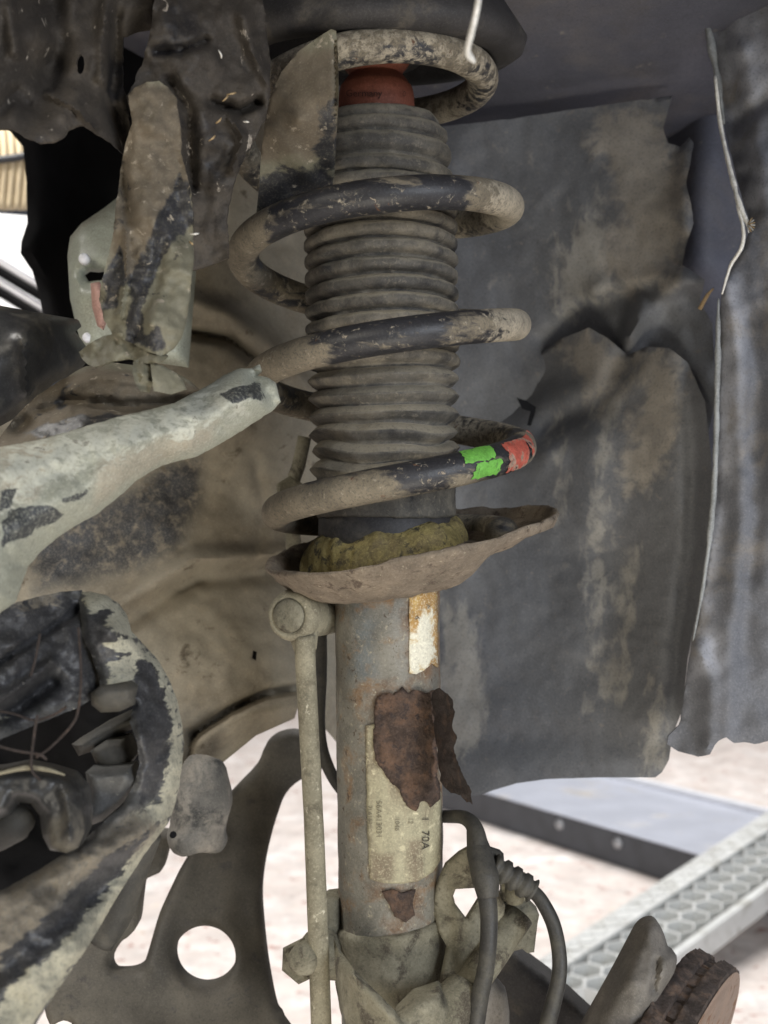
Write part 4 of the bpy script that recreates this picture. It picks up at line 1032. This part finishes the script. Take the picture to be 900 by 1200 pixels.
# ------------------------------------------------------------------ torn bumper on the lower left
bu = thing('torn_bumper', 'torn bumper corner with grey paint scraped to black plastic', 'bumper', P(60, 1230, .38))
sheet('bumper_skin', [(92,694),(104,694),(122,698),(138,708),(147,722),(152,740),(164,754),(183,774),(196,796),(206,822),(211,846),(214,872),(212,900),(208,925),(202,950),(196,966),(184,982),(170,1000),(150,1030),(128,1066),(118,1084),(96,1120),(70,1156),(48,1190),(20,1240),(-90,1330),(-90,1090),(0,1046),(40,1024),(70,1005),(98,985),(120,965),(142,945),(156,922),(164,895),(160,868),(152,846),(156,826),(140,815),(118,810),(116,795),(108,770),(96,745)],
    [(92,694,.430),(147,722,.432),(183,774,.430),(214,872,.428),(196,966,.415),(118,1084,.385),(20,1240,.35),(-90,1330,.33),(-90,1090,.35),(40,1024,.375),(120,965,.392),(160,868,.400),(116,795,.415),(150,900,.398),(60,1100,.355),(130,740,.41)], M['bumper'], bu, step=3.2, thick=.003, crumple=(.004,1.8,4), fine=(.0007,10,4), jag=.6, soft=7, edge=(.004,5),
    creases=[([(190,985),(120,1040),(40,1110),(-60,1180)],.006,16,'soft'), ([(170,975),(100,1010),(0,1080)],-.005,14,'soft'), ([(60,1040),(-60,1120)],.004,10,'soft')],
    masks={'paint': ([[(96,692),(124,694),(150,720),(160,752),(186,772),(212,830),(216,880),(208,950),(196,960),(160,985),(120,1000),(150,960),(186,935),(196,890),(202,850),(188,800),(172,775),(160,790),(150,805),(140,812),(120,810),(130,790),(112,740)],
                      [(198,962),(190,990),(128,1078),(60,1170),(20,1230),(-20,1240),(10,1150),(60,1120),(110,1060),(150,1010),(175,978)]], 8),
           'dirt': ([[(0,1046),(100,985),(150,950),(190,970),(120,1020),(60,1070),(0,1130),(-60,1180),(-60,1080)]], 22),
           'black': ([[(100,720),(132,712),(120,735),(150,748),(122,756),(152,766),(118,780),(100,765)], [(158,775),(172,768),(188,795),(203,850),(196,890),(184,930),(165,945),(160,900),(162,860),(155,825)], [(70,1060),(130,1000),(175,975),(150,1010),(110,1060),(50,1120),(0,1160),(0,1120)]], 7)})
sheet('ribbed_wing', [(-80,720),(0,712),(40,700),(70,694),(94,692),(100,730),(112,770),(118,812),(90,830),(40,850),(-80,900)], [(-80,720,.385),(94,692,.432),(118,812,.418),(-80,900,.37),(40,850,.40),(20,770,.395)], M['bumper'], bu, step=4, thick=.003, crumple=(.004,2,7), fine=(.001,9,4), jag=.8, soft=9,
    creases=[([(-20,790),(40,750),(90,715)],.006,6,'soft'), ([(-20,830),(30,800),(60,775)],-.006,6,'soft'), ([(-40,860),(20,830),(60,800)],.008,9,'soft')],
    masks={'paint': ([[(-10,812),(20,795),(45,775),(50,782),(25,805),(0,835)], [(0,835),(20,822),(20,835),(0,850)]], 4), 'dirt': ([[(0,705),(60,700),(60,740),(0,760)]], 25), 'black': ([[(-80,720),(115,700),(118,812),(60,830),(-80,880)]], 20)})
o = sheet('dark_cavity_back', [(-90,780),(60,790),(130,800),(175,850),(180,930),(120,1010),(0,1080),(-90,1110)], [(-90,780,.47),(175,850,.47),(120,1010,.45),(-90,1110,.44),(40,900,.49)], M['black'], bu, step=9, thick=.003, crumple=(.006,2,3))  # black back sheet stands in for the cavity's deep shade
def lump(name, outline, d, m, lab, cat, thick=.012, bul=.006, bw=10, cr=.0012, seed=1, **k):
    return tag(sheet(name, outline, [(outline[0][0],outline[0][1],d),(outline[len(outline)//2][0],outline[len(outline)//2][1],d+.004),(outline[-1][0],outline[-1][1],d+.002)], m, thick=thick, step=4, bulge=(bul,bw), crumple=(cr,2,seed), **k), lab, cat)
lump('foam_block', [(106,812),(118,803),(150,800),(158,806),(158,826),(140,834),(118,835),(107,826)], .410, M['dark_grey'], 'small grey block wedged under the torn bumper edge', 'block')
lump('crumpled_strut', [(84,872),(120,850),(158,832),(164,850),(140,862),(110,880),(92,886)], .425, M['dark_grey'], 'dark bent strip crossing the bumper cavity', 'strip')
lump('broken_plate', [(106,880),(124,868),(146,866),(156,888),(150,898),(126,902),(112,894)], .418, M['dark_grey'], 'grey broken plate in the bumper cavity', 'plate', bul=.003)
lump('folded_liner', [(100,905),(126,902),(152,900),(160,915),(140,945),(120,962),(96,972),(104,930)], .408, M['bumper'], 'folded grey liner scrap at the lower rim of the bumper cavity', 'liner scrap', masks={'paint': [[(-10,-10),(-9,-10),(-9,-9)]]})
hn = thing('lamp_socket', 'black rounded lamp socket with pale upper rim in the bumper cavity', 'lamp socket', P(50, 1000, .38))
lump_o = sheet('housing', [(-60,905),(0,900),(30,894),(60,900),(86,908),(100,925),(104,950),(102,975),(92,994),(78,1000),(58,996),(50,980),(46,955),(36,942),(20,940),(12,955),(-60,985)], [(-60,905,.385),(30,894,.392),(100,925,.39),(78,1000,.378),(50,980,.385),(-60,985,.38)], M['black_gloss'], hn, step=3.5, thick=.006, bulge=(.012,15), fine=(.0008,7,3), creases=[([(76,930),(82,955),(80,980)],-.004,6,'soft')])
tube('rim', [P(-40,915,.374), P(0,906,.374), P(30,900,.374), P(55,902,.374), P(76,908,.376)], [.0004,.0006,.0008,.0007,.0003], M['link'], hn, n=6, seg=10)
tube('lamp_stem', [P(-40,985,.40), P(0,972,.395), P(24,962,.392), P(36,958,.394)], [.008,.0065,.0055,.003], M['dark_grey'], hn, n=6, seg=20, wob=.08)
for i, (pts, lab) in enumerate((([(92,735),(95,790),(92,830),(84,850),(60,875),(42,888)], 'thin brown wire drooping from the bumper edge in a long arc'),
                          ([(-10,832),(15,836),(40,844),(62,838),(78,828)], 'thin brown wire sagging across the bumper cavity'),
                          ([(-10,872),(20,880),(45,884),(55,890)], 'thin brown wire lying above the lamp socket rim'),
                          ([(44,838),(40,862),(37,900),(48,915)], 'thin brown wire standing upright over the lamp socket'),
                          ([(47,742),(42,770),(36,792)], 'short thin wire over the ribbed wing of the bumper'))):
    o = tube('wire', [P(x, y, .372 if i in (2,3) else .385) for x, y in pts], .00045, M['rust_flap'], n=8, seg=8)
    tag(o, lab, 'wire', 'loose wires in the bumper')
